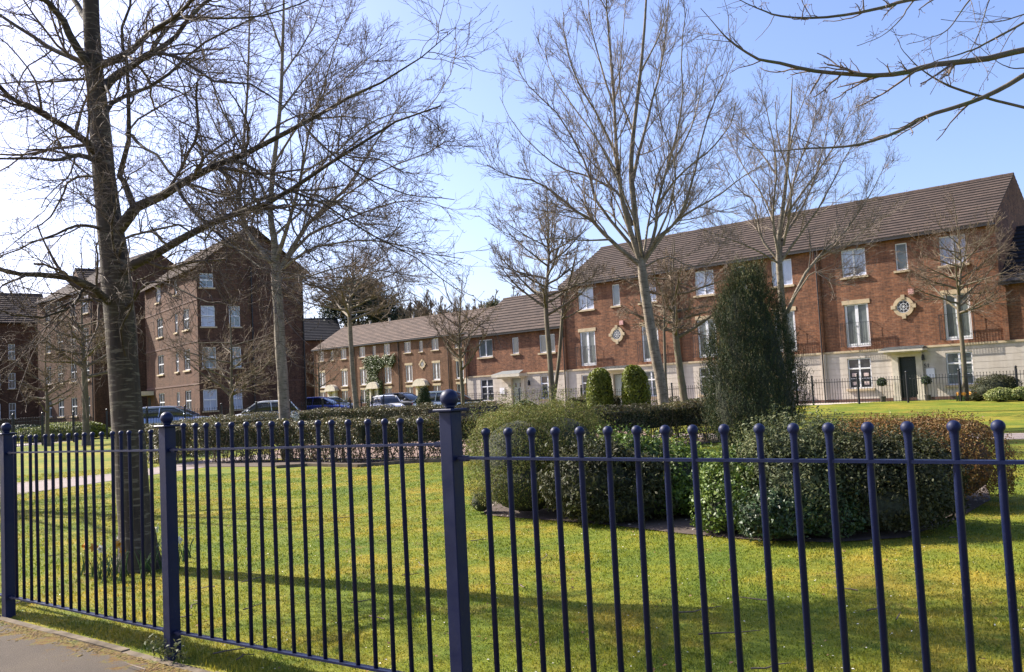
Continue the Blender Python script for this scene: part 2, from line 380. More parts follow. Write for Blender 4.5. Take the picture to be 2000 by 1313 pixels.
# near pavement and its edging, parallel to the railings
K0 = gnd(0, 1207)[:2]; K1 = gnd(400, 1313)[:2]; KD = (K1 - K0) / np.linalg.norm(K1 - K0); KN = np.array([-KD[1], KD[0]])
def kp(s, n, z=0.0): p = K0 + KD * s + KN * n; return (p[0], p[1], z)
ss_ = [-30, -12, -5, 0, 3, 8, 20]
sheet("pavement", ([kp(s, -6)[:2] for s in ss_], [kp(s, -0.03)[:2] for s in ss_]), M['pave'], 0.006, 3)
mb = MB()
rng = random.Random(3)
s = -9.0
while s < 5:
    l = 0.9; o = rng.uniform(-0.006, 0.006); zt = 0.014 + rng.uniform(-0.006, 0.007)
    a = kp(s + 0.006, -0.045 + o); b = kp(s + l - 0.006, -0.045 + o); c = kp(s + l - 0.006, 0.012 + o); d = kp(s + 0.006, 0.012 + o)
    mb.add([(*a[:2], -.05), (*b[:2], -.05), (*c[:2], -.05), (*d[:2], -.05), (*a[:2], zt), (*b[:2], zt), (*c[:2], zt), (*d[:2], zt)],
           [(0, 3, 2, 1), (4, 5, 6, 7), (0, 1, 5, 4), (1, 2, 6, 5), (2, 3, 7, 6), (3, 0, 4, 7)]); s += l
tag(mb.build("kerb", M['edge']), kind="structure")
def pavemat():
    m, N, L, b = newmat("mossy_tarmac"); o = N.new("ShaderNodeTexCoord").outputs["Object"]
    n = noise(N, L, 170, 4, o, 0.75); n2 = noise(N, L, 1.3, 6, o, .7)
    c = ramp(N, L, n, [(0.33, (0.06, 0.048, 0.036)), (0.52, (0.105, 0.085, 0.065)), (0.7, (0.22, 0.19, 0.15))])
    c = mixc(N, L, 1.0, c, ramp(N, L, n2, [(0.3, (0.72, 0.72, 0.74)), (0.7, (1.15, 1.12, 1.05))]), 'MULTIPLY')
    dt = N.new("ShaderNodeVectorMath"); dt.operation = 'DOT_PRODUCT'; L.new(o, dt.inputs[0]); dt.inputs[1].default_value = (KN[0], KN[1], 0)
    ad = N.new("ShaderNodeMath"); ad.operation = 'ADD'; L.new(dt.outputs["Value"], ad.inputs[0]); ad.inputs[1].default_value = -float(K0 @ KN)
    mr = N.new("ShaderNodeMapRange"); L.new(ad.outputs[0], mr.inputs[0]); mr.inputs[1].default_value = -.5; mr.inputs[2].default_value = -.04; mr.inputs[3].default_value = -.25; mr.inputs[4].default_value = .14
    n3 = noise(N, L, 4.5, 7, o, .72); a2 = N.new("ShaderNodeMath"); a2.operation = 'ADD'; L.new(n3, a2.inputs[0]); L.new(mr.outputs[0], a2.inputs[1])
    mk = ramp(N, L, a2.outputs[0], [(.5, (0, 0, 0)), (.56, (1, 1, 1))])
    mc = ramp(N, L, noise(N, L, 16, 5, o, .7), [(.35, (.06, .03, .014)), (.5, (.15, .085, .02)), (.62, (.13, .125, .02))])
    L.new(mixc(N, L, mk, c, mc), b.inputs["Base Color"]); b.inputs["Roughness"].default_value = 0.95; b.inputs["Specular IOR Level"].default_value = 0.25
    bump(N, L, b, n, 1.0, 0.006); return m
bpy.data.objects["pavement"].data.materials[0] = pavemat()
# moss cushions along the edging: small lumps
rg = np.random.default_rng(5)
mb = MB()
for i in range(2600):
    s = rg.uniform(-1.6, 2.8); w = 0.03 + 0.2 * max(0, math.sin(s * 2.3 + 1) * 0.5 + 0.5 + 0.35 * math.sin(s * 5.1) + .2 * math.sin(s * 17))
    n = -0.045 - abs(rg.normal(0, w * 0.5)); r = rg.uniform(0.004, 0.017)
    p = kp(s, n); mb.sph((p[0], p[1], 0.004), r, 6, 4, 0.4)
tag(mb.build("moss", M['moss'], smooth=True), "low brown and green moss cushions along the concrete edging of the pavement", "moss", kind="stuff")
# park path on the left, plaza inside the hedges, path on the right
sheet("park_path", ([(-22, 10.5), (-14.5, 13.6), gnd(0, 972)[:2], gnd(160, 948)[:2], gnd(310, 926)[:2], (-7.3, 22.3), (-6.0, 23.6)],
                    [(-23, 12.6), (-15.6, 15.8), gnd(0, 947)[:2], gnd(130, 933)[:2], gnd(225, 925)[:2], (-8.7, 24.0), (-7.2, 25.2)]), M['path'], 0.006, 4)
a = [(-1.7 + 5.6 * math.cos(t), 26.6 + 5.6 * math.sin(t)) for t in np.linspace(PI, 2 * PI, 17)]
b = [(-1.7 + 5.6 * math.cos(t), 26.6 - 5.6 * math.sin(t)) for t in np.linspace(PI, 2 * PI, 17)]
sheet("plaza", (a, b), M['plaza'], 0.012, 10)
sheet("park_path", ([(3.4, 24.2), (7.0, 21.2), gnd(1960, 859)[:2], (16, 14.6), (30, 6)], [(4.2, 25.4), (8.0, 22.7), gnd(1960, 847)[:2], (17.2, 16.0), (31, 7.5)]), M['path'], 0.006, 4)

# ------------------------------------------------------------------ tubes, trees
def resample(P, Rr, n):
    P = np.asarray(P, float); Rr = np.asarray(Rr, float)
    k = len(P); t = np.linspace(0, k - 1, n); i = np.clip(t.astype(int), 0, k - 2); f = (t - i)[:, None]
    g = lambda j: P[np.clip(j, 0, k - 1)]
    p0, p1, p2, p3 = g(i - 1), g(i), g(i + 1), g(i + 2)
    p0 = np.where((i == 0)[:, None], 2 * p1 - p2, p0); p3 = np.where((i + 2 > k - 1)[:, None], 2 * p2 - p1, p3)
    Q = 0.5 * ((2 * p1) + (-p0 + p2) * f + (2 * p0 - 5 * p1 + 4 * p2 - p3) * f ** 2 + (-p0 + 3 * p1 - 3 * p2 + p3) * f ** 3)
    return Q, np.interp(t, np.arange(k), Rr)
def tubes(P, Rr, sides, cap=False):
    """P (M,N,3), Rr (M,N) -> verts, quads"""
    Mn, Nn, _ = P.shape
    T = np.gradient(P, axis=1); T /= np.linalg.norm(T, axis=2, keepdims=True) + 1e-9
    ref = np.zeros((Mn, 1, 3)); d = T.mean(axis=1)
    useX = np.abs(d[:, 2]) > 0.8
    ref[useX, 0, 0] = 1; ref[~useX, 0, 2] = 1
    A = np.cross(T, ref); A /= np.linalg.norm(A, axis=2, keepdims=True) + 1e-9
    B = np.cross(T, A)
    an = np.arange(sides) * 2 * PI / sides
    V = P[:, :, None, :] + Rr[:, :, None, None] * (np.cos(an)[None, None, :, None] * A[:, :, None, :] + np.sin(an)[None, None, :, None] * B[:, :, None, :])
    base = np.arange(Mn)[:, None, None] * (Nn * sides) + np.arange(Nn - 1)[None, :, None] * sides
    k = np.arange(sides)[None, None, :]; k2 = (k + 1) % sides
    Q = np.stack([base + k, base + k2, base + sides + k2, base + sides + k], -1).reshape(-1, 4)
    return V.reshape(-1, 3), Q
def join(parts):
    V = []; F = []; o = 0
    for v, f in parts: V.append(v); F.append(f + o); o += len(v)
    return np.concatenate(V), np.concatenate(F)
def kids(P, Rr, n, lr, ang, up, wig, N, rf, tmin, rg, fall=0.55, rmin=0.004, droop=0.0, tmax=0.98, side=0.0):
    Mn, Nn, _ = P.shape
    seg = np.linalg.norm(np.diff(P, axis=1), axis=2).sum(axis=1)
    pi = rg.choice(Mn, size=n, p=seg / seg.sum())
    t = tmin + (tmax - tmin) * rg.random(n)
    x = t * (Nn - 1); i = np.minimum(x.astype(int), Nn - 2); f = (x - i)[:, None]
    p = P[pi, i] * (1 - f) + P[pi, i + 1] * f
    r0 = Rr[pi, i] * (1 - f[:, 0]) + Rr[pi, i + 1] * f[:, 0]
    T = P[pi, i + 1] - P[pi, i]; T /= np.linalg.norm(T, axis=1, keepdims=True) + 1e-9
    rnd = rg.normal(size=(n, 3)); rnd[:, 2] *= (1 - side)
    per = rnd - (rnd * T).sum(1, keepdims=True) * T; per /= np.linalg.norm(per, axis=1, keepdims=True) + 1e-9
    a = ang + rg.normal(0, 0.18, n)
    D = T * np.cos(a)[:, None] + per * np.sin(a)[:, None]
    L = rg.uniform(lr[0], lr[1], n) * (1 - fall * t)
    step = (L / (N - 1))[:, None]
    out = np.empty((n, N, 3)); out[:, 0] = p
    for k in range(1, N):
        D = D + rg.normal(0, wig, (n, 3)); D[:, 2] += up - droop * (k / N)
        D /= np.linalg.norm(D, axis=1, keepdims=True) + 1e-9
        out[:, k] = out[:, k - 1] + D * step
    rb = np.maximum(np.minimum(r0 * rf, 0.02 * L + 0.002), rmin)
    rr = rb[:, None] * np.linspace(1, 0.45, N)[None, :]
    return out, np.maximum(rr, rmin * 0.75)
def make_tree(name, label, group, base, trunk, limbs, levels, mt, mc, seed, sides=14, flare=1.35, buds=0, cat="tree", nlimb=12, wob=.012, plain_limbs=0):
    """trunk=(pts,radii) world; limbs=list of (pts,radii); levels=list of kids() kwargs"""
    root = empty(name, tuple(base)); tag(root, label, cat, group)
    rg = np.random.default_rng(seed); b = np.array(base)
    TP, TR = resample(trunk[0], trunk[1], 26)
    h = TP[:, 2] - TP[0, 2]; TR = TR * (1 + (flare - 1) * np.exp(-h / 0.22))
    tv, tf = tubes(TP[None], TR[None], sides)
    ang = np.arctan2(tv[:, 1] - np.repeat(TP[:, 1], sides), tv[:, 0] - np.repeat(TP[:, 0], sides))
    c = np.repeat(TP, sides, axis=0); w = 1 + 0.06 * np.sin(3 * ang + seed) + 0.035 * np.sin(7 * ang + 4 * c[:, 2] + seed) + 0.03 * np.sin(5 * c[:, 2] * 3 + ang)
    tv = c + (tv - c) * w[:, None]
    npmesh("trunk", tv - b, tf, mt, root, smooth=True)
    LP = []; LR = []
    for p, r in limbs:
        q, rr = resample(p, r, nlimb); LP.append(q); LR.append(rr)
    LP = np.array(LP); LR = np.array(LR)
    LP[:, 2:] += np.cumsum(rg.normal(0, wob, LP[:, 2:].shape), axis=1)
    lv, lf = tubes(LP, LR, 8)
    npmesh("limbs", lv - b, lf, mt, root, smooth=True)
    if plain_limbs: LP, LR = LP[:-plain_limbs], LR[:-plain_limbs]
    pars = [(LP, LR)]; parts = []
    cur = (LP, LR)
    for lev in levels:
        lev = dict(lev); sd_ = lev.pop('sides', 3); src = lev.pop('src', None)
        p = cur if src is None else pars[src]
        cur = kids(p[0], p[1], rg=rg, **lev); pars.append(cur)
        parts.append(tubes(cur[0], cur[1], sd_))
        if buds and lev is not None:
            pass
    if buds:
        tip = cur[0][:, -1]; d = cur[0][:, -1] - cur[0][:, -2]; d /= np.linalg.norm(d, axis=1, keepdims=True)
        bp = np.stack([tip, tip + d * buds * 0.9, tip + d * buds * 1.8, tip + d * buds * 3], 1)
        br = np.tile(np.array([0.25, 0.6, 0.55, 0.05]) * buds, (len(tip), 1))
        parts.append(tubes(bp, br, 4))
    V, F = join(parts)
    npmesh("crown", V - b, F, mc, root)
    return root
def generic(name, label, group, bpx, Y, fork_px, top_px, halfw_px, low_px, tr, nl, n1, n2, n3, seed, mt, mc, tw=0.005, up=0.06, lean=0, base=None, spread=0.62, stems=1, rmul=1.0):
    """a bare tree from its place in the photograph: trunk foot, fork, top and half width of crown (at distance Y)"""
    rg = np.random.default_rng(seed)
    b = at(bpx[0], bpx[1], Y); b[2] = float(gz(b[0], b[1]))
    fk = at(fork_px[0], fork_px[1], Y); tp = at(top_px[0], top_px[1], Y)
    sc_ = Y / FPX; rx = halfw_px * sc_; low = at(fork_px[0], low_px, Y)[2]
    mid = (b + fk) / 2 + np.array([rg.normal(0, .05), 0, 0])
    m2 = fk * 0.6 + tp * 0.4; m2[:2] += rg.normal(0, .06, 2) * rx
    tP = [b, mid, fk, m2, tp]; tR = [tr, tr * .85, tr * .72, tr * .36, tw]
    H = tp[2] - fk[2]; limbs = []
    TQ, _ = resample(tP, tR, 60)
    zc = (tp[2] + low) / 2; hz = (tp[2] - low) / 2
    for i in range(nl):
        f = (i / nl); zs = fk[2] - 0.12 * H + f * 0.68 * H if i > 2 else fk[2] - 0.15 * H * rg.random()
        j = np.argmin(abs(TQ[:, 2] - zs)); s0 = TQ[j]
        az = i * 2.4 + rg.normal(0, 0.25)
        rise = (0.25 + 0.55 * rg.random()) * (tp[2] - zs) * (0.6 + 0.4 * f)
        zt = zs + rise if rg.random() > 0.25 else zs + rise * 0.35
        zt = max(zt, low + 0.05 * hz)
        rad = rx * math.sqrt(max(0.05, 1 - ((zt - zc) / (hz * 1.08)) ** 2)) * rg.uniform(0.78, 1.02)
        d = np.array([math.cos(az), math.sin(az), 0]); e = np.array([s0[0], s0[1], 0]) * (1 - .4) + np.array([fk[0], fk[1], 0]) * .4
        p3 = np.array([e[0], e[1], 0]) + d * rad; p3[2] = zt
        p1 = s0 + d * rad * 0.3 + np.array([0, 0, (zt - zs) * 0.22]); p2 = s0 * .3 + p3 * .7; p2[2] = zs + (zt - zs) * 0.6
        r0 = tr * (0.5 - 0.25 * f) * rmul
        limbs.append(([s0, p1, p2, p3], [r0, r0 * .75, r0 * .45, tw]))
    limbs.append(([TQ[30], TQ[40], TQ[50], TQ[59]], [tr * .4, tr * .3, tr * .2, tw]))
    cs = (rx + hz) / 2
    lv = [dict(n=n1, lr=(cs * .3, cs * .62), ang=spread, up=up, wig=.10, N=6, rf=.6, tmin=.18, rmin=tw),
          dict(n=n2, lr=(cs * .13, cs * .3), ang=spread, up=up, wig=.14, N=5, rf=.65, tmin=.12, rmin=tw * .9),
          dict(n=n3, lr=(cs * .05, cs * .12), ang=spread * .9, up=up * 1.2, wig=.16, N=3, rf=.7, tmin=.1, rmin=tw * .8)]
    return make_tree(name, label, group, b, (tP, tR), limbs, lv, mt, mc, seed, sides=9, flare=1.25)
def pxl(pts, Y0, Y1=None, r0=.05, r1=.006, bow=0.0):
    Y1 = Y0 if Y1 is None else Y1; n = len(pts)
    P = [at(x, y, Y0 + (Y1 - Y0) * i / (n - 1) + bow * math.sin(PI * i / (n - 1))) for i, (x, y) in enumerate(pts)]
    rr = [r0 + (r1 - r0) * (i / (n - 1)) ** 0.7 for i in range(n)]
    return (P, rr)

# --- big near tree (left)
YT = 8.35
tb = gnd(272, 1112); tb[2] = -0.05
tpts = [tb] + [at(x, y, YT) for x, y in ((266, 1020), (254, 880), (240, 700), (231, 580), (219, 470), (207, 380), (193, 220), (182, 110), (178, 0), (172, -160), (160, -420), (150, -640))]
trr = [.155, .148, .143, .138, .134, .125, .108, .09, .08, .073, .06, .035, .01]
W = 8.35
BL = [
 pxl([(222, 462), (262, 408), (310, 388), (345, 365), (400, 335), (455, 312), (520, 285), (590, 240), (640, 215), (700, 175), (760, 150), (840, 100), (905, 48)], W, W - .9, .062, .0025),
 pxl([(234, 535), (262, 517), (293, 500), (339, 472), (400, 434), (445, 419), (495, 400), (533, 385), (594, 350), (647, 316), (700, 282), (770, 240), (850, 215)], W, W - 1.6, .055, .006),
 pxl([(262, 405), (240, 350), (233, 340), (246, 290), (250, 262), (249, 213), (247, 152), (236, 100), (229, 65), (244, 23), (252, -40)], W - .05, W - .5, .036, .01),
 pxl([(201, 175), (225, 148), (247, 133), (282, 107), (324, 88), (362, 46), (404, 11), (450, -25), (520, -70)], W, W + 1.0, .05, .012),
 pxl([(190, 130), (215, 120), (251, 105), (285, 70), (330, 40), (365, 5), (420, -60)], W, W - 1.2, .042, .012),
 pxl([(188, 140), (152, 99), (126, 57), (99, 23), (72, 0), (40, -40), (-20, -90)], W, W - .8, .05, .015),
 pxl([(186, 135), (172, 122), (141, 110), (103, 91), (57, 65), (0, 27), (-60, 0)], W, W + .8, .04, .012),
 pxl([(188, 300), (171, 282), (126, 251), (76, 225), (38, 202), (0, 175), (-60, 140)], W, W - 1.3, .045, .012),
 pxl([(196, 325), (178, 308), (152, 299), (129, 301), (107, 310), (57, 305), (0, 300), (-70, 295)], W, W - .9, .034, .008),
 pxl([(228, 600), (207, 584), (190, 565), (171, 554), (128, 538), (76, 532), (30, 529), (0, 520), (-60, 505)], W, W - 1.2, .048, .014),
 pxl([(176, 556), (160, 570), (140, 592), (110, 608), (60, 618), (20, 614), (-20, 600)], W - .3, W - 1.3, .02, .005),
 pxl([(208, 450), (185, 445), (150, 442), (114, 453), (76, 475), (30, 490), (-30, 520)], W, W - .8, .022, .005),
 pxl([(200, 350), (178, 343), (140, 352), (124, 385), (95, 430), (50, 455), (0, 500)], W, W + .8, .02, .004),
 pxl([(186, 158), (171, 156), (130, 158), (68, 158), (0, 167), (-60, 170)], W, W + .6, .02, .006),
 pxl([(236, 610), (262, 588), (290, 558), (330, 563), (380, 584), (420, 592), (470, 600)], W, W - 1.0, .018, .004),
 pxl([(258, 265), (275, 285), (305, 305), (343, 352), (400, 380), (457, 392), (590, 400), (700, 411)], W - .2, W - 1.6, .018, .004),
 pxl([(262, 128), (290, 110), (324, 99), (381, 126), (438, 160), (495, 164), (560, 200), (620, 250)], W - .1, W - 1.4, .024, .004),
 pxl([(300, 92), (340, 40), (380, 34), (457, 38), (525, 30), (594, 4), (650, -20)], W + .3, W + 1.2, .022, .006),
 pxl([(232, 500), (243, 470), (270, 462), (330, 446), (356, 440), (400, 472), (425, 448), (435, 440)], W - .1, W - 1.8, .016, .005),
 pxl([(225, 500), (215, 430), (222, 400), (232, 375), (262, 345), (290, 330)], W - .15, W - 1.5, .014, .004),
 pxl([(205, 160), (212, 190), (208, 215), (170, 232), (120, 240), (60, 285)], W - .12, W - 1.3, .016, .004),
 pxl([(455, 312), (500, 330), (560, 370), (620, 390), (700, 440), (760, 465), (830, 512), (900, 560)], W - .5, W - 1.2, .016, .003),
 pxl([(345, 365), (380, 420), (430, 470), (500, 520), (560, 545), (640, 560)], W - .3, W - 1.6, .018, .003),
 pxl([(590, 240), (640, 300), (700, 350), (780, 380), (870, 400)], W - .6, W - 1.3, .012, .003),
 pxl([(193, 240), (225, 200), (300, 160), (380, 90), (470, 40), (560, 0)], W, W + 1.5, .03, .006),
 pxl([(246, 700), (236, 640), (262, 600), (272, 560), (300, 545), (340, 520)], W - .1, W - 1.0, .014, .003),
 pxl([(180, 60), (160, 10), (130, -60), (100, -150)], W, W + .9, .04, .015),
 pxl([(176, -40), (230, -120), (300, -200), (400, -300)], W, W + .6, .045, .015),
 pxl([(172, -140), (120, -230), (40, -300), (-60, -380)], W, W - .6, .045, .012),
 pxl([(165, -250), (220, -360), (300, -450), (330, -560)], W, W + .6, .035, .01),
]
make_tree("bare_tree", "large bare dark-barked tree nearest the railings, with daffodils round its foot", "bare trees of the park", tb, (tpts, trr), BL,
          [dict(n=290, lr=(.5, 1.5), ang=.75, up=.0, wig=.16, N=9, rf=.5, tmin=.12, rmin=.0042, sides=4),
           dict(n=1700, lr=(.25, .85), ang=.75, up=.012, wig=.22, N=7, rf=.55, tmin=.1, rmin=.0028),
           dict(n=8200, lr=(.07, .34), ang=.8, up=.02, wig=.22, N=4, rf=.6, tmin=.08, rmin=.0017)], M['bark_big'], M['twig_big'], 11, sides=20, flare=1.5, buds=.0045, plain_limbs=4)

# --- pale tree behind the hedges, left of centre
Y2 = 23.0
b2 = at(559, 840, Y2); b2[2] = float(gz(b2[0], b2[1]))
t2 = [b2] + [at(x, y, Y2) for x, y in ((556, 800), (550, 710), (545, 620), (541, 560), (538, 515), (536, 470), (528, 410), (535, 320), (548, 200), (553, 60), (556, -90))]
r2 = [.15, .145, .14, .135, .13, .115, .09, .075, .06, .05, .04, .01]
L2 = [
 pxl([(538, 520), (505, 482), (480, 440), (468, 390), (473, 290), (483, 190), (488, 80), (492, -60)], Y2, Y2 + 1.2, .09, .02),
 pxl([(540, 512), (552, 470), (570, 410), (588, 340), (600, 260), (630, 160), (665, 60)], Y2, Y2 - 1.5, .075, .01),
 pxl([(544, 530), (575, 480), (604, 436), (645, 400), (684, 360), (722, 300), (765, 230), (805, 160)], Y2, Y2 + 1, .09, .008),
 pxl([(546, 530), (600, 490), (650, 478), (720, 470), (790, 485), (860, 512)], Y2, Y2 - 2, .045, .008),
 pxl([(560, 505), (610, 455), (680, 425), (760, 395), (820, 392), (872, 405)], Y2, Y2 + 2, .05, .008),
 pxl([(536, 515), (490, 492), (430, 470), (380, 440), (330, 430)], Y2, Y2 - 1.5, .05, .008),
 pxl([(528, 410), (500, 340), (440, 280), (400, 200), (360, 130)], Y2, Y2 + 1.5, .045, .008),
 pxl([(468, 390), (430, 330), (380, 290), (330, 240), (290, 200)], Y2 + .3, Y2 + 2.5, .04, .008),
 pxl([(535, 320), (580, 250), (620, 200), (700, 130), (760, 90)], Y2, Y2 - 2, .035, .008),
 pxl([(545, 220), (600, 150), (650, 90), (690, 20)], Y2, Y2 + 2, .035, .008),
 pxl([(473, 290), (430, 200), (400, 110), (380, 20)], Y2 + .4, Y2 - 1, .035, .008),
 pxl([(588, 340), (650, 300), (720, 240), (800, 220), (850, 250)], Y2 - .8, Y2 - 2.5, .035, .008),
 pxl([(604, 436), (680, 380), (760, 330), (840, 300), (870, 280)], Y2 + .3, Y2 - 1.5, .035, .008),
 pxl([(545, 545), (600, 540), (680, 520), (750, 530), (850, 545)], Y2, Y2 + 2.5, .03, .008),
 pxl([(551, 100), (520, 30), (500, -40)], Y2, Y2 - 1, .03, .01),
 pxl([(550, 150), (610, 60), (640, -20)], Y2, Y2 + 1, .03, .01),
 pxl([(540, 500), (450, 450), (410, 400), (340, 360), (290, 330)], Y2, Y2 + 3, .04, .008),
 pxl([(536, 460), (600, 400), (640, 330), (660, 240), (690, 190)], Y2, Y2 + 3, .04, .008),
]
make_tree("bare_tree", "tall bare tree with a pale grey trunk rising behind the left park hedge", "bare trees of the park", b2, (t2, r2), L2,
          [dict(n=380, lr=(1.0, 2.6), ang=.62, up=.04, wig=.12, N=7, rf=.5, tmin=.15, rmin=.0085),
           dict(n=2500, lr=(.4, 1.2), ang=.65, up=.05, wig=.17, N=6, rf=.55, tmin=.1, rmin=.0056),
           dict(n=14000, lr=(.12, .45), ang=.65, up=.07, wig=.2, N=4, rf=.65, tmin=.1, rmin=.0042)], M['bark_pale'], M['twig_big'], 22, sides=14, flare=1.1, buds=.006)

# --- the big central tree
Y6 = 24.0
b6 = at(1300, 800, Y6); b6[2] = float(gz(b6[0], b6[1]))
t6 = [b6] + [at(x, y, Y6) for x, y in ((1292, 760), (1281, 700), (1270, 640), (1261, 580), (1254, 530), (1247, 470), (1238, 400), (1232, 330), (1238, 250), (1252, 130), (1262, 0), (1264, -110))]
r6 = [.15, .145, .14, .133, .128, .125, .08, .08, .07, .055, .045, .03, .008]
L6 = [
 pxl([(1250, 518), (1190, 468), (1155, 432), (1130, 420), (1080, 380), (1040, 357), (985, 345), (948, 322)], Y6, Y6 - 1.5, .075, .008),
 pxl([(1250, 508), (1216, 457), (1166, 400), (1150, 350), (1128, 293), (1090, 228), (1052, 190), (1018, 152), (1006, 114)], Y6, Y6 + 1.2, .06, .008),
 pxl([(1236, 440), (1213, 385), (1185, 362), (1150, 345), (1100, 330), (1060, 300), (1010, 250), (978, 190)], Y6 + .1, Y6 + 2, .05, .008),
 pxl([(1252, 515), (1222, 420), (1208, 340), (1203, 270), (1199, 180), (1191, 90), (1184, 0), (1180, -80)], Y6, Y6 - .8, .085, .012),
 pxl([(1234, 360), (1250, 290), (1272, 215), (1292, 130), (1306, 40), (1312, -60)], Y6, Y6 + 1, .06, .01),
 pxl([(1258, 512), (1280, 455), (1284, 400), (1302, 335), (1326, 260), (1336, 190), (1332, 100), (1340, 20)], Y6, Y6 - 1.5, .06, .01),
 pxl([(1262, 505), (1300, 455), (1340, 418), (1400, 385), (1450, 345), (1500, 312)], Y6, Y6 + 1.5, .06, .008),
 pxl([(1262, 500), (1290, 460), (1325, 425), (1352, 350), (1372, 255), (1400, 180), (1432, 110)], Y6, Y6 - 1.2, .06, .008),
 pxl([(1203, 300), (1165, 225), (1122, 145), (1102, 70), (1098, 25)], Y6 - .4, Y6 - 2, .042, .008),
 pxl([(1206, 340), (1170, 280), (1120, 210), (1075, 140), (1062, 90)], Y6 - .4, Y6 + 2.5, .04, .008),
 pxl([(1200, 210), (1170, 120), (1150, 40), (1145, -20)], Y6, Y6 + 1.5, .035, .008),
 pxl([(1238, 260), (1210, 180), (1215, 80), (1222, -20)], Y6, Y6 + 2, .035, .008),
 pxl([(1252, 140), (1290, 60), (1300, -30)], Y6, Y6 - 1.5, .03, .008),
 pxl([(1284, 400), (1330, 340), (1390, 290), (1430, 240), (1440, 200)], Y6 - .5, Y6 - 2.2, .04, .008),
 pxl([(1302, 335), (1345, 260), (1370, 180), (1385, 90)], Y6 - .6, Y6 + 2, .035, .008),
 pxl([(1262, 520), (1290, 505), (1312, 502), (1350, 520), (1400, 510), (1440, 490)], Y6, Y6 - 1, .03, .006),
 pxl([(1190, 468), (1140, 470), (1080, 465), (1010, 470), (970, 450)], Y6 - .4, Y6 - 2, .03, .006),
 pxl([(1244, 480), (1200, 425), (1180, 410), (1120, 405), (1060, 420), (1000, 400)], Y6 + .1, Y6 + 2.5, .03, .006),
 pxl([(1250, 515), (1225, 440), (1190, 360), (1140, 260), (1110, 180)], Y6, Y6 + 3, .04, .008),
 pxl([(1255, 510), (1270, 420), (1290, 330), (1350, 240), (1390, 190)], Y6, Y6 + 3, .04, .008),
 pxl([(1255, 510), (1240, 430), (1200, 330), (1160, 250), (1130, 180)], Y6, Y6 - 3, .04, .008),
 pxl([(1255, 510), (1300, 430), (1320, 330), (1290, 230), (1270, 130)], Y6, Y6 - 3, .04, .008),
]
make_tree("bare_tree", "tallest bare tree in the centre, pale trunk forking into a fan before the terrace", "bare trees of the park", b6, (t6, r6), L6,
          [dict(n=330, lr=(1.0, 2.6), ang=.58, up=.07, wig=.10, N=7, rf=.5, tmin=.15, rmin=.0085),
           dict(n=2300, lr=(.4, 1.15), ang=.62, up=.08, wig=.15, N=6, rf=.55, tmin=.1, rmin=.0055),
           dict(n=13000, lr=(.12, .4), ang=.62, up=.1, wig=.18, N=4, rf=.65, tmin=.1, rmin=.0038)], M['bark_pale'], M['twig_pale'], 33, sides=14, flare=1.15, buds=.006)
G = "bare trees of the park"
generic("bare_tree", "small bare tree before the ivy-clad far terrace house, beside the dark pine", G, (699, 800), 36, (683, 610), (690, 470), 135, 700, .12, 20, 220, 1100, 4200, 41, M['bark_pale'], M['twig_mid'], .008)
generic("bare_tree", "slim bare tree right of the big blue ball, spreading over the far terrace roof", G, (905, 800), 37, (899, 705), (905, 535), 78, 690, .095, 16, 150, 700, 2200, 42, M['bark_mid'], M['twig_mid'], .007, up=.1, spread=.45)
generic("bare_tree", "bare tree before the low house with the small white porch", G, (1081, 800), 34, (1066, 590), (1068, 365), 130, 650, .12, 20, 220, 1100, 4200, 43, M['bark_mid'], M['twig_pale'], .007, up=.09, spread=.5)
generic("bare_tree", "leaning stem of a bare tree close beside the tree at the low house", G, (1073, 800), 34.6, (1100, 600), (1135, 450), 75, 640, .08, 8, 70, 300, 1200, 44, M['bark_mid'], M['twig_mid'], .006)
generic("bare_tree", "spreading low bare tree with mossy limbs just right of the tallest trunk", G, (1342, 800), 29, (1318, 640), (1318, 465), 130, 640, .14, 18, 220, 1100, 4200, 45, M['bark_mid'], M['twig_mid'], .007, up=.03, spread=.8)
generic("bare_tree", "thin dark young tree squeezed between the two trunks right of centre", G, (1304, 800), 27, (1297, 640), (1292, 560), 38, 700, .055, 8, 50, 160, 400, 46, M['bark_mid'], M['twig_mid'], .006)
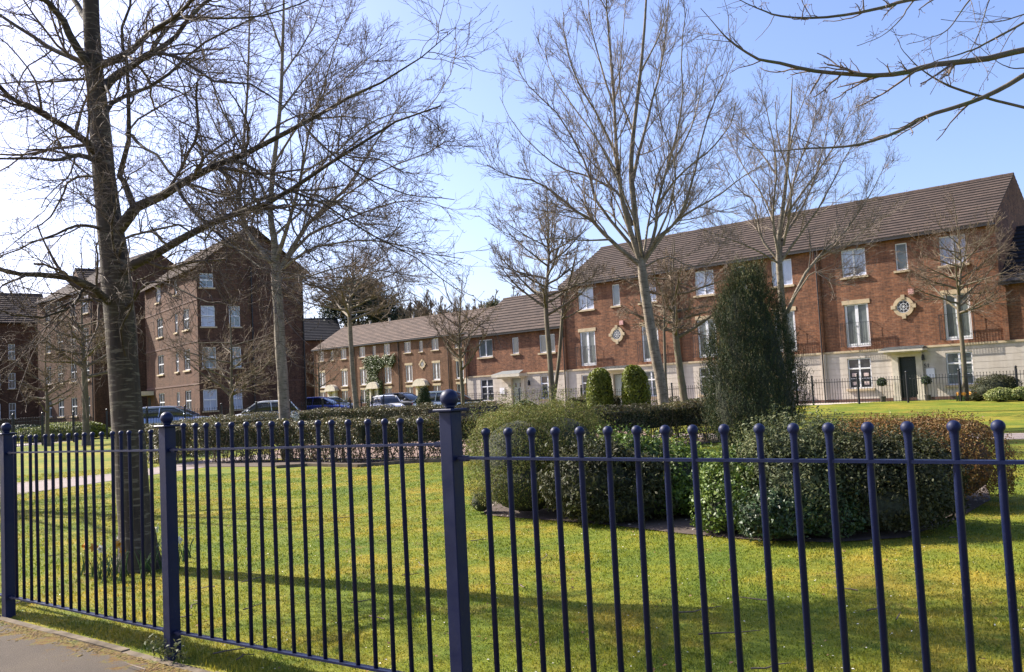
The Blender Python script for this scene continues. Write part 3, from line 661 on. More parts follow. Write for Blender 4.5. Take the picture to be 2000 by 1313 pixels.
# tree behind the evergreen, with hand-placed limbs
Y8 = 31.0
b8 = at(1545, 800, Y8); b8[2] = float(gz(b8[0], b8[1]))
t8 = [b8] + [at(x, y, Y8) for x, y in ((1538, 700), (1528, 600), (1522, 520), (1520, 470), (1530, 400), (1540, 300), (1545, 200), (1548, 150))]
r8 = [.13, .125, .12, .11, .08, .07, .05, .03, .01]
L8 = [pxl(p, Y8, Y8 + d, r, .009) for p, d, r in (
 ([(1522, 510), (1490, 470), (1478, 430), (1470, 390), (1440, 370), (1400, 300)], 1, .06), ([(1522, 505), (1510, 430), (1515, 330), (1500, 240), (1480, 170)], -1.5, .06),
 ([(1524, 505), (1530, 440), (1560, 330), (1590, 250), (1600, 180)], 1.5, .07), ([(1526, 510), (1570, 445), (1600, 400), (1640, 320), (1680, 260)], -1, .06),
 ([(1538, 610), (1570, 540), (1610, 488), (1640, 465), (1680, 410), (1710, 360), (1740, 300)], .5, .075), ([(1610, 488), (1640, 490), (1700, 440), (1740, 420)], 1.5, .03),
 ([(1535, 420), (1600, 330), (1640, 260), (1660, 210)], 2, .05), ([(1540, 300), (1560, 220), (1580, 160)], -1, .04), ([(1515, 340), (1470, 280), (1430, 230)], 1.5, .04),
 ([(1522, 515), (1460, 480), (1400, 455), (1360, 440)], -2, .04), ([(1545, 590), (1590, 530), (1625, 550), (1650, 556)], -.6, .03), ([(1527, 470), (1580, 380), (1610, 290), (1625, 200)], 3, .05),
 ([(1524, 500), (1500, 400), (1450, 320), (1420, 260)], 3, .05), ([(1530, 480), (1545, 380), (1520, 280), (1510, 200)], -3, .05))]
make_tree("bare_tree", "bare tree growing behind the dark evergreen, its long limb reaching over the roof", G, b8, (t8, r8), L8,
          [dict(n=240, lr=(1.0, 2.7), ang=.58, up=.07, wig=.1, N=6, rf=.5, tmin=.15, rmin=.009),
           dict(n=1500, lr=(.5, 1.3), ang=.6, up=.09, wig=.15, N=5, rf=.55, tmin=.1, rmin=.0064),
           dict(n=8500, lr=(.14, .5), ang=.6, up=.1, wig=.17, N=4, rf=.65, tmin=.1, rmin=.0046)], M['bark_pale'], M['twig_pale'], 48, sides=10)
generic("bare_tree", "small bare tree by the railing in front of the dark green door", G, (1888, 793), 35.5, (1872, 590), (1862, 385), 112, 705, .105, 26, 200, 1000, 3400, 49, M['bark_mid'], M['twig_mid'], .006, up=.05, spread=.6)
generic("bare_tree", "bare tree inside the left railing with a straight dark trunk before the flats", G, (168, 868), 35, (164, 715), (158, 560), 105, 760, .15, 18, 170, 800, 2800, 50, M['bark_mid'], M['twig_mid'], .008, up=.02, spread=.75)
generic("bare_tree", "smaller bare tree at the far left before the shaded flats", G, (94, 870), 36.5, (93, 790), (90, 660), 85, 780, .10, 14, 110, 500, 1600, 51, M['bark_mid'], M['twig_mid'], .008, up=.02, spread=.75)
generic("bare_tree", "bare tree before the shaded brick gable of the flats", G, (458, 850), 42, (452, 770), (448, 585), 125, 780, .12, 18, 170, 800, 2600, 52, M['bark_mid'], M['twig_mid'], .009, up=.03, spread=.75)
generic("bare_tree", "thin bare street tree before the far terrace, beside the brick corner of the flats", G, (623, 792), 72, (623, 745), (628, 655), 62, 770, .10, 12, 80, 320, 900, 53, M['bark_mid'], M['twig_mid'], .013)

# --- overhanging branches at top right: a tree standing just outside the picture
YO = 4.6
ob = np.array([4.6, 4.9, -0.05])
ot = [ob, ob + (0.0, 0, 1.2), ob + (-.04, .0, 2.4), ob + (-.08, 0, 3.4), ob + (-.1, 0, 5), ob + (-.1, 0, 7)]
OB = [
 ([ob + (-.06, 0, 2.9)] + [at(x, y, Yq) for (x, y), Yq in zip([(2240, 60), (2110, 78), (2010, 95), (1918, 116), (1826, 125), (1781, 137), (1720, 146), (1644, 142), (1583, 137), (1522, 122), (1485, 116), (1446, 94), (1415, 70), (1400, 49), (1368, 14)], np.linspace(4.7, 4.3, 15))]),
 ([ob + (-.06, 0, 2.6)] + [at(x, y, Yq) for (x, y), Yq in zip([(2230, 20), (2100, 90), (2000, 146), (1948, 177), (1887, 201), (1811, 225), (1766, 250), (1705, 274), (1644, 286), (1568, 289), (1516, 295), (1461, 286)], np.linspace(4.8, 4.5, 12))]),
 ([ob + (-.08, 0, 3.3)] + [at(x, y, Yq) for (x, y), Yq in zip([(2150, -90), (2000, -40), (1900, -14), (1830, -5), (1766, 4), (1720, 18), (1659, 30), (1583, 37), (1522, 32), (1491, 21), (1446, 0), (1410, -25)], np.linspace(4.8, 4.2, 12))]),
 ([at(2160, -20, 4.75), at(2060, 12, 4.7), at(2000, 43, 4.65), at(1918, 88, 4.6), at(1872, 107, 4.5), at(1826, 121, 4.4), at(1770, 150, 4.35)]),
 ([at(2200, 262, 4.8), at(2090, 232, 4.8), at(2010, 212, 4.8), at(1918, 189, 4.8), at(1857, 171, 4.75), at(1826, 155, 4.7), at(1796, 134, 4.7), at(1766, 104, 4.65), at(1750, 73, 4.6)]),
 ([at(1960, -70, 4.7), at(1893, 0, 4.7), at(1851, 55, 4.65), at(1805, 76, 4.6), at(1766, 85, 4.6)]),
 ([at(1850, -60, 4.6), at(1787, 0, 4.6), at(1759, 40, 4.55), at(1720, 73, 4.5), at(1674, 91, 4.45)]),
 ([at(2080, 0, 4.7), at(2000, 28, 4.7), at(1948, 40, 4.7), at(1887, 40, 4.65), at(1838, 34, 4.6)]),
 ([at(1960, -50, 4.6), at(1933, 0, 4.6), at(1915, 61, 4.6), at(1887, 113, 4.6), at(1851, 134, 4.6), at(1820, 180, 4.55)]),
 ([at(2120, 110, 4.8), at(2040, 122, 4.8), at(2000, 131, 4.8), at(1970, 130, 4.75), at(1940, 112, 4.7), at(1905, 80, 4.7)]),
]
OR = [.021, .018, .015, .009, .011, .0055, .0055, .005, .004, .006]
OL = []
for P, r in zip(OB, OR):
    n = len(P); OL.append((P, [max(.0017, r * (1 - i / (n - 1)) ** 0.8) for i in range(n)]))
OL2 = []
for P, rr in OL:
    q, r_ = resample(P, rr, 24); OL2.append((q, r_))
root = make_tree("bare_tree", "bare tree outside the picture whose budded branches hang in at top right", "bare trees of the park", ob, (ot, [.13, .12, .11, .1, .08, .02]), OL2,
          [dict(n=85, lr=(.15, .5), ang=.75, up=.0, wig=.13, N=8, rf=.5, tmin=.25, rmin=.0015, sides=4, side=.4),
           dict(n=330, lr=(.03, .11), ang=.7, up=.01, wig=.18, N=5, rf=.7, tmin=.1, rmin=.0012, sides=4)], M['bark_mid'], M['twig_big'], 66, sides=12, buds=.0034, nlimb=28, wob=.0012)

# ------------------------------------------------------------------ foliage
def lump(d, seed, k=3.0):
    return (np.sin(d[:, 0] * k + seed) * np.sin(d[:, 1] * k * 1.3 + seed * 2.1) + 0.6 * np.sin(d[:, 2] * k * 2.1 + d[:, 0] * k * 1.7 + seed)) * 0.5
def leafquads(P, Nrm, size, aspect, rg, rand=0.9, updir=0.0, fold=0.25):
    n = len(P)
    Nn = Nrm + rg.normal(0, rand, (n, 3)); Nn[:, 2] += 0.25; Nn /= np.linalg.norm(Nn, axis=1, keepdims=True) + 1e-9
    a = rg.normal(size=(n, 3)); a[:, 2] += updir * 2.5
    a -= (a * Nn).sum(1, keepdims=True) * Nn; a /= np.linalg.norm(a, axis=1, keepdims=True) + 1e-9
    b = np.cross(Nn, a)
    s = (size * rg.uniform(0.6, 1.3, n))[:, None]
    V = np.stack([P - a * s * .5, P + b * s * aspect * .5 + Nn * s * fold * .3, P + a * s * .5, P - b * s * aspect * .5 + Nn * s * fold * .3], 1)
    F = np.arange(n * 4).reshape(n, 4)
    return V.reshape(-1, 3), F
def blob_points(ells, n, rg, seed, depth=0.22, lumpy=0.1, zmin=0.02):
    P = []; Nn = []
    w = np.array([(e[3] * e[4] + e[3] * e[5] + e[4] * e[5]) for e in ells]); w = w / w.sum()
    for k, e in enumerate(ells):
        m = int(n * w[k] * 1.5); d = rg.normal(size=(m, 3)); d /= np.linalg.norm(d, axis=1, keepdims=True)
        d[:, 2] = np.where(d[:, 2] < -0.55, -d[:, 2], d[:, 2])
        r = 1 - depth * rg.random(m) ** 1.6; r *= 1 + lumpy * lump(d, seed + k, 4.0) + lumpy * .5 * lump(d, seed + k + 5, 11.0)
        sq = e[6] if len(e) > 6 else 1.0
        if sq != 1.0:
            q = (np.abs(d) ** (2 / sq)).sum(1) ** (-sq / 2); dd = d * q[:, None]
        else: dd = d
        c = np.array(e[:3]); rad = np.array(e[3:6]); p = c + dd * rad * r[:, None]
        keep = p[:, 2] > zmin
        gap = np.sin(p[:, 0] * 9 + seed) * np.sin(p[:, 2] * 8 + seed * 2) + np.sin(p[:, 1] * 10 + p[:, 0] * 5 + seed); keep &= ~((gap < -.75) & (rg.random(m) < .75))
        for j, f in enumerate(ells):
            if j != k:
                keep &= (((p - np.array(f[:3])) / np.array(f[3:6])) ** 2).sum(1) > 0.6
        P.append(p[keep]); nn = d / rad; nn /= np.linalg.norm(nn, axis=1, keepdims=True); Nn.append(nn[keep])
    P = np.concatenate(P); Nn = np.concatenate(Nn)
    if len(P) > n: s = rg.permutation(len(P))[:n]; P = P[s]; Nn = Nn[s]
    return P, Nn
def bush(name, label, base, ells, n, size, aspect, mat, seed, cat="bush", group=None, updir=0.0, rand=0.8, depth=.25, lumpy=.12, core=None, corem=None, wisps=0, wl_=.12):
    """ells in local coordinates about base"""
    rg = np.random.default_rng(seed)
    root = empty(name, (base[0], base[1], float(gz(base[0], base[1])))); tag(root, label, cat, group)
    P, Nn = blob_points(ells, n, rg, seed, depth, lumpy)
    parts = [leafquads(P, Nn, size, aspect, rg, rand, updir)]
    if wisps:
        P, Nn = blob_points(ells, wisps, rg, seed + 1, .05, lumpy)
        for k in range(5):
            jit = rg.normal(0, size * .6, P.shape); q = P + Nn * (k * wl_ / 5) + np.array([0, 0, wl_ * k / 6]) + jit * .3
            parts.append(leafquads(q, Nn, size * .9, aspect, rg, rand, updir))
    V, F = join(parts)
    npmesh("foliage", V, F, mat, root)
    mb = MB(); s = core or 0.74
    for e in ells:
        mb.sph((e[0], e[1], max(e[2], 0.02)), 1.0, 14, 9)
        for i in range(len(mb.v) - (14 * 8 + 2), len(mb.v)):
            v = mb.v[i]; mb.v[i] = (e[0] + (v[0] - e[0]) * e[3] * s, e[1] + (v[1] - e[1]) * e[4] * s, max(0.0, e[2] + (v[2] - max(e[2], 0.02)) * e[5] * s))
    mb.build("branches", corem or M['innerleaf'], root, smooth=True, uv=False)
    return root
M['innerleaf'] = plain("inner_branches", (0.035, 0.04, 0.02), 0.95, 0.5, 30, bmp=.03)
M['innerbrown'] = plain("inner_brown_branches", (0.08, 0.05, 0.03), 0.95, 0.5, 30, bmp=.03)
M['l_hedge'] = leafmat("hedge_leaves", [(0.05, 0.065, 0.022), (0.10, 0.10, 0.04), (0.15, 0.10, 0.055), (0.07, 0.09, 0.03), (0.2, 0.17, 0.09)], .35)
M['l_rose'] = leafmat("light_green_needles", [(0.075, 0.105, 0.022), (0.15, 0.175, 0.038), (0.11, 0.14, 0.032), (0.22, 0.21, 0.055), (0.10, 0.065, 0.03)], .6)
M['l_laurel'] = leafmat("glossy_bright_leaves", [(0.04, 0.09, 0.015), (0.13, 0.2, 0.03), (0.07, 0.12, 0.02), (0.2, 0.26, 0.04)], .38, .2, .55)
M['l_sage'] = leafmat("grey_green_leaves", [(0.06, 0.085, 0.035), (0.10, 0.125, 0.055), (0.15, 0.155, 0.06), (0.045, 0.065, 0.025)], .5)
M['l_gloss'] = leafmat("dark_glossy_leaves", [(0.02, 0.05, 0.018), (0.05, 0.09, 0.03), (0.03, 0.06, 0.02), (0.08, 0.10, 0.045)], .32, .12, .6)
M['l_brown'] = leafmat("bronze_leaves", [(0.14, 0.06, 0.02), (0.2, 0.10, 0.03), (0.12, 0.09, 0.03), (0.24, 0.13, 0.04), (0.09, 0.09, 0.03)], .5)
M['l_darkb'] = leafmat("olive_leaves", [(0.028, 0.042, 0.014), (0.055, 0.062, 0.02), (0.04, 0.042, 0.016), (0.09, 0.085, 0.03)], .5)
M['l_yellow'] = leafmat("yellow_green_leaves", [(0.12, 0.15, 0.02), (0.22, 0.24, 0.035), (0.15, 0.19, 0.025), (0.07, 0.10, 0.018)], .35)
M['l_varieg'] = leafmat("variegated_leaves", [(0.1, 0.16, 0.03), (0.3, 0.33, 0.1), (0.4, 0.4, 0.16), (0.12, 0.2, 0.04)], .4)
M['l_yew'] = leafmat("dark_yew_needles", [(0.018, 0.045, 0.012), (0.02, 0.04, 0.012), (0.035, 0.06, 0.02), (0.05, 0.075, 0.025), (0.07, 0.08, 0.03), (0.025, 0.045, 0.02)], .5, .1)
M['l_yewtip'] = leafmat("yew_tips", [(0.06, 0.07, 0.02), (0.14, 0.10, 0.045), (0.16, 0.15, 0.05), (0.05, 0.08, 0.02)], .5, .1)
M['l_pine'] = leafmat("pine_needles", [(0.02, 0.032, 0.022), (0.035, 0.05, 0.03), (0.05, 0.06, 0.035)], .6, .05)
M['l_ivy'] = leafmat("ivy_leaves", [(0.04, 0.06, 0.02), (0.08, 0.12, 0.03), (0.13, 0.16, 0.05)], .35, .1)
M['l_wood'] = leafmat("woodland_twigs", [(0.10, 0.08, 0.06), (0.15, 0.12, 0.085), (0.19, 0.15, 0.11)], .8, .0)
M['l_holly'] = leafmat("olive_green_tree_leaves", [(0.05, 0.06, 0.02), (0.09, 0.1, 0.035), (0.12, 0.12, 0.05)], .5, .1)

def hedge(label, pts, h, w, n, seed, size=.05, group="clipped park hedges", mat=None, thin=0.35, name="hedge"):
    rg = np.random.default_rng(seed); pts = [np.array(p, float) for p in pts]
    b = pts[0]; root = empty(name, (b[0], b[1], float(gz(b[0], b[1])))); tag(root, label, "hedge", group)
    seg = [np.linalg.norm(pts[i + 1] - pts[i]) for i in range(len(pts) - 1)]; cum = np.concatenate([[0], np.cumsum(seg)]); Lt = cum[-1]
    s = rg.uniform(-.25, Lt + .25, n); sc2 = np.clip(s, 0, Lt - 1e-6); i = np.searchsorted(cum, sc2, side='right') - 1
    A = np.array(pts)[i]; B = np.array(pts)[i + 1]; D = (B - A) / np.linalg.norm(B - A, axis=1, keepdims=True)
    C = A + D * (s - cum[i])[:, None]; Nn2 = np.stack([-D[:, 1], D[:, 0]], 1)
    # smooth the side direction near the joints
    face = rg.random(n); top = face < 0.34
    side = np.where(rg.random(n) < .5, -1.0, 1.0)
    u = rg.uniform(-1, 1, n); zz = rg.random(n) ** (0.8)
    o = np.where(top, u * w / 2, side * (w / 2 - rg.random(n) ** 2 * .14 * (w / .8)))
    z = np.where(top, h - rg.random(n) ** 2 * .12, .04 + zz * (h - .06))
    lum = 0.045 * np.sin(s * 2.7 + seed) + 0.035 * np.sin(s * 6.3 + z * 5 + seed) + .03 * np.sin(s * 13 + z * 9)
    z = z + np.where(top, lum * 1.0, 0); o = o + np.where(top, 0, side * lum)
    edge = (np.abs(o) > w / 2 - .08) & (z > h - .1); z = z - np.where(edge, rg.random(n) * .06, 0)
    keep = ~((z < .42 * h) & (rg.random(n) < thin))
    P = np.stack([C[:, 0] + Nn2[:, 0] * o, C[:, 1] + Nn2[:, 1] * o, z], 1)
    Nr = np.stack([Nn2[:, 0] * np.where(top, 0, side), Nn2[:, 1] * np.where(top, 0, side), np.where(top, 1.0, 0.1)], 1)
    P = P[keep]; Nr = Nr[keep]
    zz0 = root.location.z
    P[:, 0] -= b[0]; P[:, 1] -= b[1]; P[:, 2] += gz(P[:, 0] + b[0], P[:, 1] + b[1]) - zz0
    V, F = leafquads(P, Nr, size, .62, rg, .75)
    npmesh("foliage", V, F, mat or M['l_hedge'], root)
    # inner stems: thin twiggy uprights
    k = int(Lt * 26); s = rg.uniform(0, Lt, k); i = np.clip(np.searchsorted(cum, s, side='right') - 1, 0, len(seg) - 1)
    A = np.array(pts)[i]; B = np.array(pts)[i + 1]; D = (B - A) / np.linalg.norm(B - A, axis=1, keepdims=True); C = A + D * (s - cum[i])[:, None]
    st = np.zeros((k, 4, 3)); off = rg.uniform(-.3, .3, (k, 1)) * w
    st[:, :, :2] = (C + np.stack([-D[:, 1], D[:, 0]], 1) * off)[:, None, :] - b[None, None, :2]
    st[:, :, 2] = np.linspace(0, h * .9, 4)[None]
    st[:, 1:, :2] += np.cumsum(rg.normal(0, .07, (k, 3, 2)), axis=1)
    tv, tf = tubes(st, np.tile([.012, .009, .007, .004], (k, 1)), 3)
    npmesh("stems", tv, tf, M['twig_mid'], root)
    # inner leaf mass: upper part, dense, narrower than the outside
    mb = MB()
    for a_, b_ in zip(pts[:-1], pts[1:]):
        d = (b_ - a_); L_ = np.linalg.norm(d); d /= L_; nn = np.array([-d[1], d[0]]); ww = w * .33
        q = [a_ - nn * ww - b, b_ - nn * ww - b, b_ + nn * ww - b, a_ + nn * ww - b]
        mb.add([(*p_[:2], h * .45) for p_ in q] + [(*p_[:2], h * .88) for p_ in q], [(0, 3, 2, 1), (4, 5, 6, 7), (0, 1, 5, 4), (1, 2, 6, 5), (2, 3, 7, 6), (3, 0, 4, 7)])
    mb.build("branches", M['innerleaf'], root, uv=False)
    return root
hedge("long clipped hedge curving in front of the paved seating area", [gnd(412, 903)[:2], gnd(480, 902)[:2], gnd(580, 900)[:2], (-3.4, 20.4), (-.8, 20.0), (1.5, 20.2), (3.0, 20.8), (5.2, 22.2)], .98, .85, 64000, 71)
hedge("short clipped hedge block just behind the big near trunk", [(-10.4, 24.6), (-9.65, 23.9), (-9.15, 23.4)], .98, .85, 9000, 72)
hedge("clipped hedge behind the seating area at left, before the white car", [(-10.4, 26.0), (-10.3, 28.6), (-9.6, 31.6), (-9.0, 33.4)], .98, .9, 20000, 73)
hedge("far clipped hedge closing the seating area before the far terrace", [(-8.4, 34.6), (-5.0, 33.2), (-1.4, 31.0), (-.6, 30.6)], .98, .9, 26000, 74)
hedge("small clipped hedge piece before the twin yellow-green bushes", [(2.2, 32.6), (3.9, 32.4)], 1.0, .8, 7000, 75)
hedge("low dark hedge behind the leaning pale trunk", [(5.2, 31.5), (8.2, 29.9)], .78, .7, 8000, 76)
# edging strip of the hedge bed
mb = MB()
ep = [gnd(540, 915)[:2], gnd(600, 911)[:2], gnd(700, 913)[:2], (-2.6, 19.5), (-1.0, 19.3)]
for a_, b_ in zip(ep[:-1], ep[1:]): mb.bar((*a_, .03), (*b_, .03), .05, .08)
tag(mb.build("hedge_edging", M['edge']), kind="structure")
sheet("hedge_bed", ([(-8.6, 22.0), gnd(540, 912)[:2], gnd(620, 909)[:2], gnd(720, 910)[:2], (-.8, 19.45), (1.6, 19.6), (3.2, 20.2), (5.6, 21.5)],
                    [(-7.8, 23.4), (-5.0, 21.7), (-4.2, 21.3), (-3.2, 21.0), (-.8, 20.6), (1.4, 20.8), (2.8, 21.4), (5.0, 22.9)]), M['soil'], 0.010, 3)

# shrub bed
def bedpoly():
    f = [gnd(x, y)[:2] for x, y in ((932, 985), (950, 1008), (1050, 1016), (1200, 1028), (1330, 1044), (1480, 1057), (1620, 1062), (1770, 1052), (1870, 1015), (1935, 978))]
    k = [gnd(x, y)[:2] for x, y in ((935, 975), (1000, 950), (1090, 935), (1200, 935), (1300, 930), (1420, 925), (1560, 918), (1700, 915), (1830, 920), (1925, 945))]
    return f, k
f_, k_ = bedpoly(); sheet("flower_bed", (f_, k_), M['soil'], 0.012, 5)
rg = np.random.default_rng(9)
mb = MB()
for i in range(420):
    j = rg.integers(0, 9); t = rg.random(); v = rg.random() * .6
    p = (np.array(f_[j]) * (1 - t) + np.array(f_[j + 1]) * t) * (1 - v) + (np.array(k_[j]) * (1 - t) + np.array(k_[j + 1]) * t) * v
    r = .006 + .02 * rg.random() ** 3 + (.015 if rg.random() < .06 else 0); mb.sph((p[0], p[1], .010), r, 6, 4, .6)
tag(mb.build("stones", M['pebble'], uv=False), "small pale stones scattered on the soil of the shrub bed", "stones", kind="stuff")
def B(x, y, z=0): return gnd(x, y, z)
SB = "shrubs in the lawn bed"
b = at(1040, 1000, 10.95); bush("bush", "big rounded light green shrub at the left end of the lawn bed", b, [(-.12, 0, .62, .66, .85, .68, .8), (.40, .15, .6, .66, .8, .72, .8), (-.05, -.35, .35, .62, .5, .42), (.45, -.3, .4, .5, .5, .5)], 46000, .030, .3, M['l_rose'], 81, group=SB, updir=.5, wisps=2600, wl_=.15, lumpy=.1)
b = at(1190, 1010, 9.9); bush("bush", "shaded broad-leaved shrub right of the light green one", b, [(-.15, 0, .40, .6, .6, .48), (.35, .1, .32, .5, .6, .42), (.1, -.25, .2, .6, .35, .28)], 13000, .055, .4, M['l_darkb'], 82, group=SB, updir=.2, wisps=420, wl_=.1, lumpy=.18)
b = at(1270, 985, 10.3); bush("bush", "bright glossy green shrub sloping down in the middle of the bed", b, [(-.25, .1, .48, .62, .6, .44), (.3, -.05, .36, .55, .6, .4), (.55, -.05, .25, .42, .5, .32), (.0, -.5, .2, .5, .3, .24), (.5, -.5, .16, .4, .3, .22)], 21000, .05, .5, M['l_laurel'], 83, group=SB, wisps=700, wl_=.09, lumpy=.16)
b = at(1447, 1034, 8.75); bush("bush", "glossy-leaved shrub with pale highlights beside the gap in the bed", b, [(.02, .05, .36, .42, .5, .40), (-.14, -.1, .18, .32, .32, .24)], 9000, .046, .5, M['l_laurel'], 84, group=SB, wisps=420, wl_=.08, lumpy=.18)
b = at(1545, 1040, 8.55); bush("bush", "tall grey-green shrub at the front of the bed below the evergreen", b, [(-.05, .1, .5, .46, .6, .5), (.35, .15, .48, .46, .6, .52), (.05, -.3, .32, .5, .4, .38)], 25000, .046, .35, M['l_sage'], 85, group=SB, updir=.25, wisps=1200, wl_=.12, lumpy=.16)
b = at(1535, 1055, 8.05); bush("bush", "low dark glossy shrub with white glints at the front edge of the bed", b, [(0, .05, .22, .42, .3, .28), (.4, .08, .2, .38, .3, .27)], 9000, .042, .5, M['l_gloss'], 86, group=SB, wisps=300, wl_=.07, lumpy=.2)
b = at(1720, 1035, 8.45); bush("bush", "wide olive shrub in front of the bronze one", b, [(-.2, .05, .44, .55, .6, .46), (.28, .0, .40, .5, .55, .46), (.0, -.3, .25, .6, .35, .3)], 23000, .038, .5, M['l_darkb'], 87, group=SB, wisps=900, wl_=.09, lumpy=.16)
b = at(1790, 985, 9.9); bush("bush", "clipped bronze-brown dome shrub at the right end of the bed", b, [(-.35, .1, .48, .64, .75, .48, .85), (.3, 0, .43, .70, .8, .53, .85)], 34000, .028, .55, M['l_brown'], 88, group=SB, corem=M['innerbrown'], depth=.2, lumpy=.07, wisps=1500, wl_=.06)
b = at(940, 985, 10.9); bush("bush", "small loose sprig shrub beside the left end of the bed", b, [(0, 0, .14, .16, .16, .16)], 500, .04, .4, M['l_rose'], 89, group=SB, depth=.8)
b = at(1742, 830, 12.0); bush("bush", "thin yellow sprig standing up behind the bronze dome", b, [(0, 0, .42, .08, .08, .56), (-.25, 0, .3, .35, .3, .5)], 900, .045, .5, M['l_varieg'], 90, group=SB, depth=.9)

# tall dark evergreen
def conifer():
    Yc = 19.6; b = gnd(1472, 874); b[1] = Yc + .0; rg = np.random.default_rng(91)
    b = at(1475, 874, Yc); b[2] = float(gz(b[0], b[1]))
    root = empty("evergreen_tree", tuple(b)); tag(root, "tall dark upright evergreen standing on the lawn before the terrace", "tree")
    def half(z): # half width over height
        return np.interp(z, [0, .2, .7, 1.3, 1.9, 2.5, 3.0, 3.35, 3.7, 4.0], [.78, 1.0, 1.14, 1.1, 1.0, .86, .68, .46, .24, .06])
    n = 5200
    z = 3.78 * rg.random(n) ** .92 + .02; az = rg.uniform(0, 2 * PI, n)
    hw = half(z) * (1 + .08 * np.sin(az * 5 + z * 3) + .06 * np.sin(az * 9 + 2 * z)) * rg.uniform(.70, .97, n)
    cx = .05 * np.sin(z * 1.4) + .05 * z - .06
    hw = hw * (1 + .10 * np.sin(z * 7 + az * 2) * (z / 3.8))
    P0 = np.stack([cx + hw * np.cos(az), hw * np.sin(az), z], 1)
    D = np.stack([np.cos(az) * .33, np.sin(az) * .33, np.ones(n)], 1) + rg.normal(0, .16, (n, 3)); D /= np.linalg.norm(D, axis=1, keepdims=True)
    L = rg.uniform(.22, .52, n); L = np.where(z > 3.0, L * 1.15, L)
    parts = []; tips = []
    for k in range(22):
        f = (k + rg.random(n)) / 22; p = P0 + D * (f * L)[:, None]; p += rg.normal(0, .028, (n, 3)) * (1.15 - f)[:, None]
        nn = rg.normal(size=(n, 3)); v, fc = leafquads(p, nn, .05, .2, rg, .3, 1.3)
        (tips if k > 17 else parts).append((v, fc))
    V, F = join(parts); npmesh("foliage", V, F, M['l_yew'], root)
    V, F = join(tips); npmesh("shoot_tips", V, F, M['l_yewtip'], root)
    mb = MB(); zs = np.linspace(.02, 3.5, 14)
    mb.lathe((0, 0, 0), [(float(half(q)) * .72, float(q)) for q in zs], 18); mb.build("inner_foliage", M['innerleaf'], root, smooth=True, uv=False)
    MB().cyl((0, 0), .12, -.05, .5, 10).build("trunk", M['bark_mid'], root)
conifer()
# other garden plants
bush("clipped_bush", "left one of two rounded yellow-green bushes before the pale grey door", at(1172, 790, 31.5), [(0, 0, .95, .47, .45, 1.0, .72), (.05, 0, 1.15, .42, .4, .86, .7)], 10000, .075, .6, M['l_yellow'], 101, group="twin yellow-green bushes", lumpy=.04)
bush("clipped_bush", "right one of two rounded yellow-green bushes, nearest the leaning pale trunk", at(1243, 790, 31.0), [(0, 0, .95, .49, .45, 1.02, .72), (-.05, 0, 1.2, .42, .42, .86, .7)], 10000, .075, .6, M['l_yellow'], 102, group="twin yellow-green bushes", lumpy=.04)
bush("columnar_bush", "dark upright clipped evergreen before the far terrace, left of the blue ball", at(829, 792, 38.5), [(0, 0, .65, .40, .40, .75), (0, 0, 1.0, .30, .3, .72)], 6000, .07, .35, M['l_yew'], 103)
G2 = "garden bushes behind the railings"
for (x, y, Y_, rx, rz, m_, sz, lb, sd_) in (
    (918, 790, 47, .55, .5, 'l_yellow', .09, "small yellow-green bush left of the white-framed window of the low house", 111),
    (945, 782, 50, .6, .75, 'l_sage', .08, "loose grey-green bush below the white-framed window of the low house", 112),
    (1024, 783, 50, .7, .7, 'l_gloss', .09, "dark rounded bush before the porch of the low house", 113),
    (1046, 784, 48, .35, .45, 'l_sage', .07, "little pale bush right of the dark rounded one", 114),
    (716, 795, 60, .8, .62, 'l_yellow', .1, "bright yellow bush before the ivy-clad far house", 115),
    (788, 797, 52, 1.5, .42, 'l_darkb', .08, "low wide brown-green bush below the dark parked car", 116),
    (770, 800, 46, 1.2, .4, 'l_darkb', .08, "low heather mound before the small white parked car", 117),
    (1948, 792, 34.5, 1.0, .98, 'l_darkb', .06, "dense dark clipped bush at the right edge beside the railing", 118),
    (1958, 802, 33.3, .62, .5, 'l_varieg', .07, "left variegated bush at the foot of the dark clipped one", 119),
    (1999, 800, 33.0, .55, .5, 'l_varieg', .07, "right variegated bush cut by the picture edge", 120),
    (1912, 792, 34.6, .35, .3, 'l_darkb', .06, "little dark bush between the small tree and the variegated bushes", 125),
    (40, 850, 46, 1.5, .8, 'l_gloss', .09, "dark shrub before the shaded flats at the far left", 121),
    (75, 862, 42, 1.6, .72, 'l_yellow', .09, "bright yellow-green bush behind the left railing", 122),
    (125, 850, 44, 1.6, .85, 'l_varieg', .09, "pale variegated bush behind the left railing, between two yellow ones", 123),
    (168, 850, 43, 1.1, .8, 'l_yellow', .09, "yellow-green bush behind the straight dark trunk at left", 124),
    (225, 846, 46, 1.5, .45, 'l_yellow', .08, "low green bush beside the railing gate at left", 126),
    (405, 830, 44, 1.2, .72, 'l_varieg', .09, "pale round bush at the nose of the silver-blue car", 127),
    (640, 800, 58, 2.0, .7, 'l_gloss', .1, "dark low hedge mass behind the railing under the blue car", 128),
    (865, 800, 45, .6, .5, 'l_darkb', .08, "low bush before the pale parked car", 129)):
    p = at(x, y, Y_); bush("garden_bush", lb, p, [(0, 0, rz * .45, rx, rx * .7, rz * .6), (rx * .3, 0, rz * .5, rx * .6, rx * .6, rz * .5)], int(2500 + 2200 * rx), sz, .55, M[m_], sd_, group=G2, lumpy=.12)
# mulch strip and fallen leaves behind the bench
sheet("mulch_bed", ([(-5, 44), (-1, 41.5), (4, 37)], [(-3.8, 49.5), (.6, 46), (5.6, 41.5)]), M['soil'], .012, 3)

